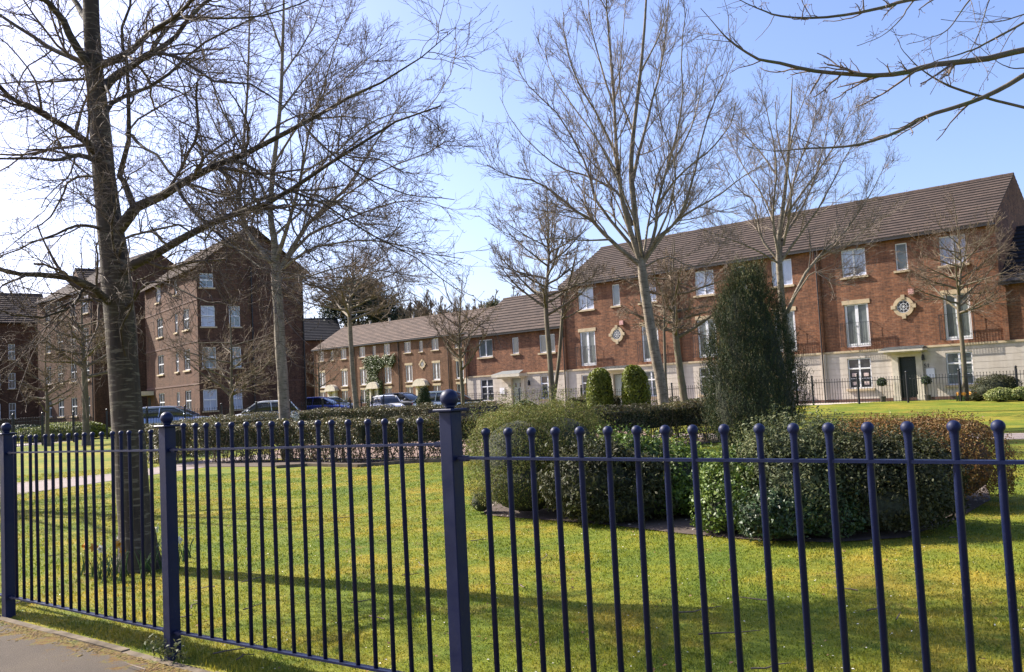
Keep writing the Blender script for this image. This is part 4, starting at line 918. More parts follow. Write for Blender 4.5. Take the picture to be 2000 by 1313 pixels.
# ------------------------------------------------------------------ near railings
P1 = np.array([-3.86, 6.61]); FD = np.array([0.8, -0.6]); FS = 2.178
def fp(s, z=0.0): q = P1 + FD * FS * s; return (q[0], q[1], z)
def near_fence():
    p0 = fp(-1); root = empty("railing_fence", p0); tag(root, "near navy blue park railing with ball-topped bars and square posts", "railing")
    def loc(s, z=0.): q = fp(s, z); return (q[0] - p0[0], q[1] - p0[1], z)
    rot = math.atan2(FD[1], FD[0])
    def post(s, cap, ballr):
        mb = MB(); w = .036
        mb.box((-w, -w, -.1), (w, w, cap - .012)); o = mb.build("post", M['navy'], root, loc=loc(s)); o.rotation_euler.z = rot
        bv = o.modifiers.new("bevel", 'BEVEL'); bv.width = .004; bv.segments = 2
        c = MB().box((-.056, -.056, cap - .012), (.056, .056, cap)).build("cap_plate", M['navy'], o); bv = c.modifiers.new("bevel", 'BEVEL'); bv.width = .003
        MB().lathe((0, 0, cap), [(.022, 0), (.02, .006), (.03, .012)] + [(ballr * math.sin(t), .004 + ballr - ballr * math.cos(t)) for t in np.linspace(.6, PI - .02, 14)], 26).build("ball_finial", M['navy'], o, smooth=True)
    for s, cap, br in ((-1.0, 1.36, .036), (.0, 1.37, .036), (.998, 1.395, .038), (2.045, 1.432, .042), (3.12, 1.4, .042), (4.16, 1.4, .042)): post(s, cap, br)
    rb = random.Random(8)
    # panels: start, end, first bar, bar step, rail heights, ball top
    for (sa, sb, b0, bs, r0, r1, q0, q1, h0, h1) in ((-.975, -.02, -.935, .0528, 1.21, 1.22, .15, .15, 1.35, 1.355), (.02, .98, .065, .0528, 1.222, 1.243, .153, .163, 1.350, 1.372),
                                                 (1.018, 2.025, 1.074, .05545, 1.245, 1.273, .165, .21, 1.405, 1.395), (2.066, 3.1, 2.138, .05656, 1.211, 1.213, .16, .16, 1.343, 1.340), (3.14, 4.14, 3.19, .0556, 1.213, 1.213, .16, .16, 1.340, 1.340)):
        for nm, za, zb in (("top_rail", r0, r1), ("bottom_rail", q0, q1)):
            mb = MB(); a = loc(sa); b_ = loc(sb); mb.bar((a[0], a[1], za), (b_[0], b_[1], zb), .036, .011)
            o = mb.build(nm, M['navy'], root)
            # fixing lugs
            for ss1, zz1 in ((sa, za), (sb, zb)):
                q = loc(ss1 + (.012 if ss1 == sa else -.012)); l = MB().box((-.022, -.012, -.014), (.022, .012, .010)).build("fixing_lug", M['navy'], o, loc=(q[0], q[1], zz1)); l.rotation_euler.z = rot
        for k in range(17):
            s = b0 + bs * k; t = (s - sa) / (sb - sa); top = h0 + (h1 - h0) * t; bot = q0 + (q1 - q0) * t
            if b0 < 0 and k < 10: continue
            r = .0112 if sa < 2 else .0121; R_ = .0165 if sa < 1 else (.018 if sa < 2 else .0205)
            prof = [(r, bot), (r, top - 2 * R_ - .018), (r * 1.15, top - 2 * R_ - .006)] + [(R_ * math.sin(u), top - R_ - R_ * math.cos(u)) for u in np.linspace(.75, PI - .02, 10)]
            o = MB().lathe((0, 0, 0), prof, 14).build("bar", M['navy'], root, smooth=True, uv=False, loc=loc(s))
            o.rotation_euler = (rb.uniform(-.004, .004), rb.uniform(-.006, .006), 0)
near_fence()

# ------------------------------------------------------------------ houses
P0 = np.array([20.62, 36.5]); UU = np.array([-.745, .667]); WW = np.array([.667, .745]); HROT = math.atan2(-.667, .745)
def wall_holes(mb, x0, x1, z0, z1, y, holes, reveal=.1):
    xs_ = sorted({x0, x1} | {v for h in holes for v in (h[0], h[1]) if x0 < v < x1}); zs_ = sorted({z0, z1} | {v for h in holes for v in (h[2], h[3]) if z0 < v < z1})
    for i in range(len(xs_) - 1):
        for j in range(len(zs_) - 1):
            cx = (xs_[i] + xs_[i + 1]) / 2; cz = (zs_[j] + zs_[j + 1]) / 2
            if any(h[0] < cx < h[1] and h[2] < cz < h[3] for h in holes): continue
            mb.add([(xs_[i], y, zs_[j]), (xs_[i + 1], y, zs_[j]), (xs_[i + 1], y, zs_[j + 1]), (xs_[i], y, zs_[j + 1])], [(0, 1, 2, 3)])
    for h in holes:
        a, b_, c, d = h[0], h[1], max(h[2], z0), min(h[3], z1)
        if c >= d or b_ <= x0 or a >= x1: continue
        Y2_ = y + reveal
        mb.add([(a, y, c), (a, Y2_, c), (a, Y2_, d), (a, y, d)], [(0, 1, 2, 3)]); mb.add([(b_, y, c), (b_, Y2_, c), (b_, Y2_, d), (b_, y, d)], [(3, 2, 1, 0)])
        if h[3] <= z1: mb.add([(a, y, d), (b_, y, d), (b_, Y2_, d), (a, Y2_, d)], [(3, 2, 1, 0)])
        if h[2] >= z0: mb.add([(a, y, c), (b_, y, c), (b_, Y2_, c), (a, Y2_, c)], [(0, 1, 2, 3)])
def window(root, a, b_, c, d, style, y=0.0, gl='glass', sill=True, lintel=None, name="window"):
    fr = .055; yf = y + .05; mb = MB()
    def fb(x0, x1, z0, z1, o=0.0): mb.box((x0, yf - o, z0), (x1, yf + .05, z1))
    e = .002
    fb(a + e, a + fr, c + e, d - e); fb(b_ - fr, b_ - e, c + e, d - e); fb(a + fr, b_ - fr, c + e, c + fr); fb(a + fr, b_ - fr, d - fr, d - e)
    xm = (a + b_) / 2
    if style == 'casement': fb(xm - .04, xm + .04, c + fr, d - fr, .004)
    elif style == 'french':
        fb(xm - .075, xm + .075, c + fr, d - fr, .004); fb(a + fr, a + fr + .05, c + fr, d - fr, .003); fb(b_ - fr - .05, b_ - fr, c + fr, d - fr, .003)
        fb(a + fr + .05, xm - .075, c + fr, c + fr + .1, .003); fb(xm + .075, b_ - fr - .05, c + fr, c + fr + .1, .003)
    elif style == 'cross':
        zt = c + (d - c) * .66; fb(xm - .04, xm + .04, c + fr, d - fr, .004); fb(a + fr, xm - .04, zt - .035, zt + .035, .003); fb(xm + .04, b_ - fr, zt - .035, zt + .035, .003)
        zb = c + (d - c) * .33; fb(a + fr, xm - .04, zb - .012, zb + .012, -.01); fb(xm + .04, b_ - fr, zb - .012, zb + .012, -.01)
    elif style == 'sash':
        zt = c + (d - c) * .52; fb(a + fr, b_ - fr, zt - .04, zt + .04, .004); fb(xm - .012, xm + .012, zt + .04, d - fr, -.01); fb(xm - .012, xm + .012, c + fr, zt - .04, -.01)
    w = mb.build(name, M['white'], root)
    MB().add([(a + .02, yf + .03, c + .02), (b_ - .02, yf + .03, c + .02), (b_ - .02, yf + .03, d - .02), (a + .02, yf + .03, d - .02)], [(0, 1, 2, 3)]).build("pane", M[gl], w)
    if style == 'french':
        MB().box((xm - .12, yf - .03, c + .98), (xm - .01, yf - .005, c + 1.0)).build("handle", M['chrome'], w)
    if sill: MB().box((a - .1, y - .09, c - .1), (b_ + .1, y + .05, c - .002)).build("sill", M['stone'], w)
    if lintel: MB().box((a - .09, y - .022, d), (b_ + .09, y + .06, d + lintel)).build("lintel", M['stone'], w)
    return w
def roof(root, x0, x1, ze, zr, dep, m, over=.28, courses=17, verge=.06, ybase=0.0):
    """stepped tile courses on both slopes"""
    hd = dep / 2; mb = MB(); run = hd + over; rise = (zr - ze) * run / hd; zlow = zr - rise
    for side in (0, 1):
        for k in range(courses):
            t0, t1 = k / courses, (k + 1) / courses
            ya, yb = -over + run * t0, -over + run * t1; za, zb = zlow + rise * t0, zlow + rise * t1
            th = .062
            P = [(ya, za + th), (yb, zb + .008), (yb, zb - .03), (ya, za - .03)]
            if side: P = [(dep - p[0], p[1]) for p in P]
            vs = [(x0 - verge, p[0] + ybase, p[1]) for p in P] + [(x1 + verge, p[0] + ybase, p[1]) for p in P]
            fs = [(0, 4, 5, 1), (3, 7, 4, 0), (1, 5, 6, 2), (0, 1, 2, 3), (7, 6, 5, 4), (2, 6, 7, 3)]
            if side: fs = [tuple(reversed(f)) for f in fs]
            mb.add(vs, fs)
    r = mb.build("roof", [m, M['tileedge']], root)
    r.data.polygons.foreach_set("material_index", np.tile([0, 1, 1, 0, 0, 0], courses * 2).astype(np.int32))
    rb = MB(); n = max(2, int((x1 - x0) / .45)); L_ = (x1 - x0 + 2 * verge) / n
    for k in range(n):
        xa = x0 - verge + k * L_; hh = .05 + .006 * (k % 2)
        vs = []
        for xx in (xa + .004, xa + L_ - .004):
            for an in np.linspace(0, PI, 7): vs.append((xx, ybase + hd + .13 * math.cos(an), zr - .03 + (.06 + hh) * math.sin(an)))
        rb.add(vs, [(i, i + 1, i + 8, i + 7) for i in range(6)] + [tuple(range(6, -1, -1)), tuple(range(7, 14))])
    rb.build("ridge_tiles", m, r)
    return r
def downpipe(root, x, z0, z1, y=-.06, r=.035):
    MB().cyl((x, y), r, z0, z1, 8).build("downpipe", M['pipe'], root, smooth=False)
TOPW = [(-6.58, -5.46, 6.02, 7.31, 'casement', 'glasspale'), (-4.12, -3.6, 6.03, 7.26, 'narrow', 'glasscurt'), (-2.25, -1.18, 6.0, 7.28, 'casement', 'glasspale')]
FRW = [(-6.61, -5.5, 2.72, 4.72), (-2.28, -1.2, 2.72, 4.72)]
GFW = [(-6.64, -5.56, .78, 2.19), (-2.34, -1.28, .78, 2.19)]
def balcony(root, a, b_, c):
    mb = MB(); x0, x1 = a - .14, b_ + .14; yo = -.26; zt = c + 1.13
    mb.bar((x0, yo, zt), (x1, yo, zt), .04, .014); mb.bar((x0, yo, c + .06), (x1, yo, c + .06), .03, .012)
    for xx in (x0, x1):
        mb.bar((xx, yo, zt), (xx, .0, zt), .03, .014); mb.bar((xx, yo, c + .06), (xx, .0, c + .06), .03, .012); mb.bar((xx, yo, c + .02), (xx, yo, zt), .022, up=(0, 1, 0))
        mb.bar((xx, -.1, c + .06), (xx, -.1, zt), .012, up=(0, 1, 0))
    n = int((x1 - x0) / .105)
    for k in range(1, n): xx = x0 + (x1 - x0) * k / n; mb.bar((xx, yo, c + .06), (xx, yo, zt), .012, up=(0, 1, 0))
    mb.build("balcony_rail", M['blackmetal'], root)
def round_window(root, x, z, m='stone'):
    o = MB(); n = 28; ri, ro = .29, .45; vs = []; fs = []
    for k in range(n):
        t = 2 * PI * k / n
        for r, y in ((ri, 0.0), (ri, -.05), (ro, -.05), (ro, 0.0)): vs.append((x + r * math.cos(t), y, z + r * math.sin(t)))
    for k in range(n):
        a = 4 * k; b_ = 4 * ((k + 1) % n)
        for j in range(3): fs.append((a + j, a + j + 1, b_ + j + 1, b_ + j))
    o.add(vs, [tuple(reversed(f)) for f in fs])
    for (dx, dz) in ((0, 1), (0, -1), (1, 0), (-1, 0)):
        cx, cz = x + dx * .44, z + dz * .44; w = .085; o.box((cx - (.10 if dx else w), -.07, cz - (.10 if dz else w)), (cx + (.10 if dx else w), 0.0, cz + (.10 if dz else w)))
    w_ = o.build("round_window", M[m], root)
    vs = [(x + ri * math.cos(2 * PI * k / n), -.012, z + ri * math.sin(2 * PI * k / n)) for k in range(n)]
    MB().add(vs, [tuple(range(n))]).build("pane", M['leadglass'], w_)
    g = MB()
    for r in (.15, .27):
        for k in range(20):
            t0, t1 = 2 * PI * k / 20, 2 * PI * (k + 1) / 20; g.bar((x + r * math.cos(t0), -.02, z + r * math.sin(t0)), (x + r * math.cos(t1), -.02, z + r * math.sin(t1)), .014, up=(0, 1, 0))
    for k in range(8): t = PI / 4 * k; g.bar((x, -.02, z), (x + .28 * math.cos(t), -.02, z + .28 * math.sin(t)), .012, up=(0, 1, 0))
    g.build("glazing_bars", M['white'], w_)
def shell(root, x0, x1, ze, dep, zr, brick, holes, z0, gable_l=True, gable_r=True):
    mb = MB(); wall_holes(mb, x0, x1, z0, ze, 0.0, holes)
    for x, sgn in ((x0, -1), (x1, 1)):
        vs = [(x, 0, z0 if z0 > 1 else 0), (x, dep, z0 if z0 > 1 else 0), (x, dep, ze), (x, dep / 2, zr - .05), (x, 0, ze)]
        mb.add(vs, [(0, 4, 3, 2, 1) if sgn < 0 else (0, 1, 2, 3, 4)])
    mb.add([(x0, dep, 0), (x1, dep, 0), (x1, dep, ze), (x0, dep, ze)], [(3, 2, 1, 0)])
    return mb.build("wall", M[brick], root)
def render_ground(root, x0, x1, holes, ztop=2.5):
    """rendered ground floor with recessed joints"""
    mb = MB(); zc = .3
    wall_holes(mb, x0, x1, .02, ztop, .0, holes)
    while zc < ztop - .05:
        z1_ = min(zc + .272, ztop); wall_holes(mb, x0, x1, zc, z1_, -.02, holes, .12)
        mb.add([(x0, -.02, z1_), (x1, -.02, z1_), (x1, 0, z1_), (x0, 0, z1_)], [(0, 1, 2, 3)]); mb.add([(x0, -.02, zc), (x1, -.02, zc), (x1, 0, zc), (x0, 0, zc)], [(3, 2, 1, 0)])
        zc += .285
    for x, s_ in ((x0, 1), (x1, 0)):
        f = (0, 1, 2, 3) if not s_ else (3, 2, 1, 0)
        mb.add([(x, -.02, .02), (x, 9.0, .02), (x, 9.0, ztop), (x, -.02, ztop)], [f])
    mb.build("rendered_wall", M['render'], root)
    MB().box((x0 + .003, -.05, -.1), (x1 - .003, -.001, .29)).build("plinth", M['plinth'], root)
DEP, RZ = 8.8, 10.32
def townhouse(x0=-7.85):
    root = empty("town_house", (P0[0], P0[1], 0), HROT)
    hol = [(a, b_, c, d) for a, b_, c, d, *_ in TOPW] + FRW
    shell(root, x0, 0, 7.72, DEP, RZ, 'brick', hol, 2.5)
    door = (-4.32, -3.56, .12, 2.12)
    render_ground(root, x0, 0, GFW + [door])
    MB().box((x0, -.075, 2.47), (0, .0, 2.56)).build("string_course", M['stone'], root)
    for a, b_, c, d, st, gl in TOPW: window(root, a, b_, c, d, st, 0, gl)
    for a, b_, c, d in FRW: window(root, a, b_, c, d, 'french', 0, 'glasscurt', sill=False, lintel=.2, name="french_window"); balcony(root, a, b_, c)
    for k, (a, b_, c, d) in enumerate(GFW): window(root, a, b_, c, d, 'cross', -.02, 'glasscurt' if k else 'glass')
    dr = MB().box((door[0] + .002, .08, .14), (door[1] - .002, .12, 2.1)).box((door[0] + .12, .07, .35), (door[1] - .12, .079, .95)).box((door[0] + .12, .07, 1.1), (door[1] - .12, .079, 1.9)).build("door", M['greydoor'], root)
    MB().sph(((door[0] + door[1]) / 2 + .02, .06, 1.15), .025, 8, 5).build("handle", M['chrome'], dr)
    s_ = MB()
    for a in (door[0] - .27, door[1]): s_.box((a, -.14, .02), (a + .27, -.021, 2.12)); s_.box((a - .03, -.17, .02), (a + .3, -.141, .42))
    s_.box((door[0] - .27, -.14, 2.122), (door[1] + .27, -.021, 2.3)); s_.build("door_surround", M['stonepale'], root)
    cn = MB().box((-4.95, -.75, 2.36), (-3.05, -.02, 2.44)).box((-4.75, -.62, 2.302), (-3.22, -.022, 2.358)); cn.build("canopy", M['stonepale'], root)
    MB().add([(-4.95, -.75, 2.443), (-3.05, -.75, 2.443), (-3.15, -.08, 2.60), (-4.85, -.08, 2.60)], [(0, 1, 2, 3), (0, 3, 2, 1)]).build("canopy_lead", M['lead'], root)
    lp = MB().box((-3.3, -.16, 1.92), (-3.2, -.06, 2.1)).sph((-3.25, -.11, 2.14), .05, 8, 5).bar((-3.25, -.02, 1.95), (-3.25, -.1, 1.93), .03); lp.build("porch_lamp", M['blackmetal'], root)
    MB().box((-3.17, -.07, 1.14), (-2.83, -.021, 1.55)).build("meter_box", M['white'], root)
    round_window(root, -3.93, 4.38)
    MB().box((-3.66, -.1, 4.9), (-3.42, -.001, 5.14)).build("alarm_box", M['amber'], root)
    MB().box((x0, -.12, 2.561), (x0 + .22, .0, 7.5)).build("party_pier", M['brick'], root)
    MB().box((x0, -.12, .3), (x0 + .22, -.021, 2.46)).build("rendered_pier", M['render'], root)
    downpipe(root, x0 + .1, .1, 7.5, -.165)
    g = MB().box((x0, -.30, 7.44), (0, -.20, 7.53)); g.build("gutter", M['pipe'], root)
    MB().box((x0, -.20, 7.50), (0, .0, 7.53)).build("soffit", M['pipe'], root)
    roof(root, x0 + .062, -.062, 7.72, RZ, DEP, M['tile'], .3, 17, .06)
    return root
GH = "three-storey terraced houses"
h1 = townhouse(); tag(h1, "three-storey brick town house at the right end of the terrace, dark green door", "house", GH)
def place(o, t, Q=P0): p = Q + UU * t; o.location = (p[0], p[1], 0)
h2 = copy_tree(h1); place(h2, 7.85); tag(h2, "middle three-storey town house, mostly hidden by the dark evergreen", "house", GH)
h3 = copy_tree(h1); place(h3, 15.7); tag(h3, "three-storey town house at the left end, behind the tallest bare tree", "house", GH)
for ch in h1.children:
    if ch.name.startswith("door") and not ch.name.startswith("door_s"):
        ch.data = ch.data.copy(); ch.data.materials[0] = M['darkdoor']
# house number plate and window pictures of the first house
fc = bpy.data.curves.new("house_number", 'FONT'); fc.body = "51"; fc.size = .24; fc.extrude = .006; fc.materials.append(M['blackmetal'])
ft = bpy.data.objects.new('tmp', fc); fm = bpy.data.meshes.new_from_object(ft); bpy.data.objects.remove(ft); fm.name = 'house_number'; fo = link(bpy.data.objects.new('house_number', fm), h1); fo.location = (-3.26, -.035, 1.6); fo.rotation_euler = (PI / 2, 0, 0)
mb = MB()
for cx in (-6.37, -5.83):
    for cz in (1.02, 1.42): mb.box((cx - .16, .055, cz - .12), (cx + .16, .062, cz + .12))
mb2 = MB()
for cx in (-6.37, -5.83):
    for cz in (1.02, 1.42): mb2.box((cx - .11, .048, cz - .08), (cx + .11, .0545, cz + .08))
mb.build("picture_frames", M['blackmetal'], h1); mb2.build("picture_papers", M['paper'], h1)

def lowhouse(name, x0, x1, wins, gfs, door, canopy, ze, zr, dep, roofm, label, group, loc_t, pipe_left=True, gl='glasscurt'):
    root = empty(name, (P0[0], P0[1], 0), HROT); place(root, loc_t); tag(root, label, "house", group)
    shell(root, x0, x1, ze, dep, zr, 'brick', [w[:4] for w in wins], 2.5)
    render_ground(root, x0, x1, [g[:4] for g in gfs] + ([door] if door else []))
    MB().box((x0, -.075, 2.47), (x1, 0, 2.56)).build("string_course", M['stone'], root)
    for a, b_, c, d, st in wins: window(root, a, b_, c, d, st, 0, gl)
    for a, b_, c, d in gfs: window(root, a, b_, c, d, 'cross', -.02, 'glass')
    if door:
        dr = MB().box((door[0] + .002, .08, .14), (door[1] - .002, .12, door[3] - .02)).build("door", M['greydoor'], root)
        MB().box((door[0] + .15, .07, 1.7), (door[0] + .3, .079, 1.95)).build('pane', M['glass'], dr); MB().box((door[1] - .3, .07, 1.7), (door[1] - .15, .079, 1.95)).build('pane', M['glass'], dr)
        s_ = MB()
        for a in (door[0] - .25, door[1]): s_.box((a, -.14, .02), (a + .25, -.021, door[3]))
        s_.build("door_surround", M['stonepale'], root)
        a, b_ = canopy
        MB().box((a, -.85, door[3] + .1), (b_, -.02, door[3] + .28)).box((a + .25, -.6, door[3] + .002), (b_ - .25, -.021, door[3] + .099)).build("canopy", M['stonepale'], root)
        MB().add([(a, -.85, door[3] + .284), (b_, -.85, door[3] + .284), (b_ - .3, -.08, door[3] + .5), (a + .3, -.08, door[3] + .5)], [(0, 1, 2, 3)]).build("canopy_lead", M['lead'], root)
        MB().box((door[1] + .55, -.14, 1.75), (door[1] + .66, -.03, 2.0)).sph((door[1] + .6, -.09, 2.04), .05, 8, 5).build("porch_lamp", M['blackmetal'], root)
        MB().box((door[0] - 1.05, -.07, 1.3), (door[0] - .65, -.021, 1.7)).build("meter_box", M['white'], root)
    MB().box((x0, -.12, 2.561), (x0 + .22, 0, ze - .22)).build("party_pier", M['brick'], root)
    if pipe_left: downpipe(root, x0 + .1, .1, ze - .2, -.165)
    MB().box((x0, -.30, ze - .28), (x1, -.20, ze - .19)).build("gutter", M['pipe'], root)
    MB().box((x0, -.20, ze - .22), (x1, .0, ze - .19)).build("soffit", M['pipe'], root)
    roof(root, x0 + .062, x1 - .062, ze, zr, dep, roofm, .3, 13, .06)
    return root
lowhouse("low_house", -8.3, -.002, [(-7.1, -5.88, 3.75, 4.88, 'casement'), (-4.16, -3.62, 3.8, 4.82, 'narrow'), (-1.9, -.68, 3.7, 4.8, 'casement')], [(-7.08, -5.95, .9, 2.3), (-1.95, -.85, .9, 2.3)],
         (-4.3, -3.45, .12, 2.25), (-5.3, -2.95), 5.35, 7.9, 8.0, M['tile'], "two-storey brick house with a cream ground floor and small porch, left of the terrace", "two-storey houses", 23.55)
lowhouse("low_house", .002, 8.0, [(1.35, 2.5, 3.75, 4.88, 'casement'), (4.2, 4.8, 3.8, 4.85, 'narrow')], [(1.35, 2.5, .9, 2.25), (5.5, 6.6, .9, 2.25)], None, None, 5.15, 7.75, 8.0, M['tiledark'],
         "two-storey house with a dark roof cut by the right edge of the picture", "two-storey houses", 0, False)

# far terrace of town houses
PD = at(851, 655, 91)[:2]
def farhouse():
    root = empty("town_house", (PD[0], PD[1], 0), HROT); x0 = -7.82
    top = [(-6.75, -5.7, 6.13, 7.3, 'casement'), (-4.35, -3.8, 6.1, 7.25, 'narrow'), (-2.4, -1.35, 6.13, 7.35, 'casement')]
    fr = [(-6.7, -5.62, 2.95, 4.78), (-2.4, -1.3, 2.95, 4.78)]; gf = [(-6.7, -5.6, .9, 2.42), (-2.4, -1.3, .9, 2.42)]; door = (-4.55, -3.6, .3, 2.4)
    shell(root, x0, 0, 7.72, DEP, RZ, 'brickfar', [w[:4] for w in top] + fr + gf + [door], 0)
    for a, b_, c, d, st in top: window(root, a, b_, c, d, st, 0, 'glass')
    for a, b_, c, d in fr: window(root, a, b_, c, d, 'french', 0, 'glass', lintel=.22, name="french_window")
    for a, b_, c, d in gf: window(root, a, b_, c, d, 'casement', 0, 'glass', sill=False, lintel=.22)
    MB().box((door[0] + .002, .06, .32), (door[1] - .002, .1, 2.38)).build("door", M['white'], root)
    s_ = MB()
    for a in (door[0] - .3, door[1]): s_.box((a, -.3, .02), (a + .3, -.001, 2.45))
    s_.build("door_surround", M['stonepale'], root)
    pv = []; n = 10
    for y in (-.55, -.001):
        for k in range(n + 1): t = PI * k / n; pv.append((-4.075 + 1.0 * math.cos(t), y, 2.6 + .62 * math.sin(t)))
    MB().add(pv, [tuple(range(n + 1)), tuple(range(2 * n + 1, n, -1))] + [(k, n + 1 + k, n + 2 + k, k + 1) for k in range(n)]).box((-5.15, -.6, 2.452), (-3.0, -.002, 2.598)).build("arched_pediment", M['stonepale'], root)
    downpipe(root, x0 + .1, .3, 7.5, -.07, .05)
    MB().box((x0, -.32, 7.42), (0, -.2, 7.53)).build("gutter", M['pipe'], root)
    MB().box((x0, -.2, 7.5), (0, 0, 7.53)).build("soffit", M['pipe'], root)
    rf_ = roof(root, x0 + .062, -.062, 7.72, RZ, DEP, M['tilefar'], .3, 14, .06)
    for xv in (-6.4, -2.2): MB().cyl((xv, DEP / 2), .12, RZ - .05, RZ + .38, 8, .1).cyl((xv, DEP / 2), .17, RZ + .382, RZ + .45, 8).build("roof_vent", M['stonepale'], rf_)
    return root
GF_ = "far terrace of town houses"
d1 = farhouse(); place(d1, -1.7, PD); tag(d1, "far terrace house with a dark clipped evergreen before it", "house", GF_)
d2 = copy_tree(d1); place(d2, 6.13, PD); tag(d2, "far terrace house partly covered by green ivy", "house", GF_)
d3 = copy_tree(d1); place(d3, 13.95, PD); tag(d3, "far terrace house at the left end beside the brick flats", "house", GF_)
d4 = copy_tree(d1); place(d4, -9.5, PD); tag(d4, "far terrace house at the right end, half hidden by the low house", "house", GF_)
round_window(d1, -3.95, 4.75)
# ivy on the far house
rg = np.random.default_rng(7)
root = empty("ivy", (*(PD + UU * 6.13), .3), HROT); tag(root, "green ivy climbing the far terrace house round its white door", "ivy")
P = []
while len(P) < 5200:
    x = rg.uniform(-5.9, -.4); z = rg.uniform(0, 5.9)
    ok = (4.6 < z + .25 * math.sin(x * 4) < 5.7) or (x < -3.2 + .3 * math.sin(z * 3) and z > 2.5 and x > -5.3) or (-5.6 < x < -4.9 and z < 3) or (-3.3 < x < -2.75 and z < 3) 
    if ok and not (-2.4 < x < -1.3 and 2.6 < z < 4.5): P.append((x, -.05 - rg.random() ** 2 * .3, z))
V, F = leafquads(np.array(P), np.tile([0, -1., .3], (len(P), 1)), .13, .8, rg, .6); npmesh("foliage", V, F, M['l_ivy'], root)
st = []
for k in range(26):
    x = rg.uniform(-5.4, -2.8); q = [(x, -.03, -.2)]
    for z in np.linspace(1, 5.4, 7): q.append((x + rg.normal(0, .25) + .0, -.03, z))
    st.append(q)
tv, tf = tubes(np.array(st), np.tile(np.linspace(.03, .01, 8), (len(st), 1)), 4); npmesh("stems", tv, tf, M['twig_mid'], root)

# ------------------------------------------------------------------ flats on the left
def flats(name, label, C, ux, wx, wy, ze, zr, brick, fw, lw, bay=None, group="blocks of flats", roofm='tile', pipe=None, ridge_x=True, porch=None):
    """local x along ux (right-hand face), local y away along the left-hand face"""
    rot = math.atan2(ux[1], ux[0]); root = empty(name, (C[0], C[1], 0), rot); tag(root, label, "flats", group)
    mb = MB(); wall_holes(mb, 0, wx, 0, ze, 0.0, [w[:4] for w in fw])
    # left face: build in x then swap
    m2 = MB(); wall_holes(m2, 0, wy, 0, ze, 0.0, [(a, b_, c, d) for a, b_, c, d, *_ in lw])
    mb.add([(y, x, z) for x, y, z in m2.v], [tuple(reversed(f)) for f in m2.f])
    mb.add([(wx, 0, 0), (wx, wy, 0), (wx, wy, ze), (wx, 0, ze)], [(0, 1, 2, 3)]); mb.add([(0, wy, 0), (wx, wy, 0), (wx, wy, ze), (0, wy, ze)], [(3, 2, 1, 0)])
    mb.add([(0, 0, ze), (wx, 0, ze), (wx / 2, 0, zr - .06)], [(0, 1, 2)]); mb.add([(0, wy, ze), (wx, wy, ze), (wx / 2, wy, zr - .06)], [(2, 1, 0)])
    mb.build("wall", M[brick], root)
    for a, b_, c, d, st, gl in fw: window(root, a, b_, c, d, st, 0, gl)
    for a, b_, c, d, st, gl in lw:
        e = window(root, -b_, -a, c, d, st, 0, gl); e.rotation_euler.z = -PI / 2
    # roof with ridge along local y
    r = MB(); run = wx / 2 + .35; rise = (zr - ze) * run / (wx / 2); zl = zr - rise; nC = 16
    for sd_ in (0, 1):
        for k in range(nC):
            t0, t1 = k / nC, (k + 1) / nC; xa, xb = -.35 + run * t0, -.35 + run * t1; za, zb = zl + rise * t0, zl + rise * t1
            P_ = [(xa, za + .05), (xb, zb + .01), (xb, zb - .04), (xa, za - .04)]
            if sd_: P_ = [(wx - p[0], p[1]) for p in P_]
            vs = [(p[0], -.3, p[1]) for p in P_] + [(p[0], wy + .3, p[1]) for p in P_]
            fs = [(0, 4, 5, 1), (3, 7, 4, 0), (1, 5, 6, 2), (0, 1, 2, 3), (7, 6, 5, 4), (2, 6, 7, 3)]
            r.add(vs, [tuple(reversed(f)) for f in fs] if not sd_ else fs)
    r.build("roof", M[roofm], root)
    bg = MB(); bg.bar((-.3, -.31, zl + .02), (wx / 2, -.31, zr), .03, .2, up=(0, 1, 0)); bg.bar((wx + .3, -.31, zl + .02), (wx / 2, -.31, zr), .03, .2, up=(0, 1, 0)); bg.build("bargeboard", M['pipe'], root)
    s_ = MB()
    for z in (2.86, 5.56, 8.2): 
        if z < ze - 1: s_.box((-.03, -.03, z), (wx + .0, -.001, z + .1)); s_.box((-.03, -.0, z), (-.001, wy, z + .1))
    s_.build("brick_band", M['plinth'], root)
    for px_ in (pipe or []): downpipe(root, px_, .2, ze, -.07, .05)
    MB().cyl((wx - .08, -.07), .05, .2, ze, 8).build("downpipe", M['pipe'], root)
    if porch:
        a, b_ = porch; MB().box((-1.1, a, 2.45), (-.02, b_, 2.75)).build("porch_roof", M['stonepale'], root)
        MB().box((-.02, a + .9, .2), (-.005, b_ - .9, 2.3)).build("door", M['darkdoor'], root)
    return root
CA = np.array([-19.73, 54.6]); UA = np.array([.8, .6])
fl = [1.18, 3.86, 6.5]
FW = [(.22, 1.1, z, z + 1.33, 'sash', 'glasspale' if z < 3 or z > 6 else 'glasscurt') for z in fl] + [(2.0, 2.72, z, z + 1.33, 'sash', 'glasspale' if z < 3 else 'glasscurt') for z in fl] + [(.2, 1.05, 9.0, 9.9, 'sash', 'glasscurt')]
LW = [(1.75, 3.05, z, z + 1.35, 'sash', 'glass') for z in fl] + [(4.3, 4.95, z, z + 1.3, 'sash', 'glass') for z in fl] + [(7.9, 9.35, z, z + 1.35, 'sash', 'glass') for z in fl] + [(8.3, 9.5, 9.0, 10.25, 'sash', 'glasspale'), (4.3, 4.95, 9.05, 10.1, 'sash', 'glasspale')]
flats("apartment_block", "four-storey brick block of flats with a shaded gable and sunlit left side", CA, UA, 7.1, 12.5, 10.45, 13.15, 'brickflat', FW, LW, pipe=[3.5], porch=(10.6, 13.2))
CC = at(120, 700, 80)[:2]
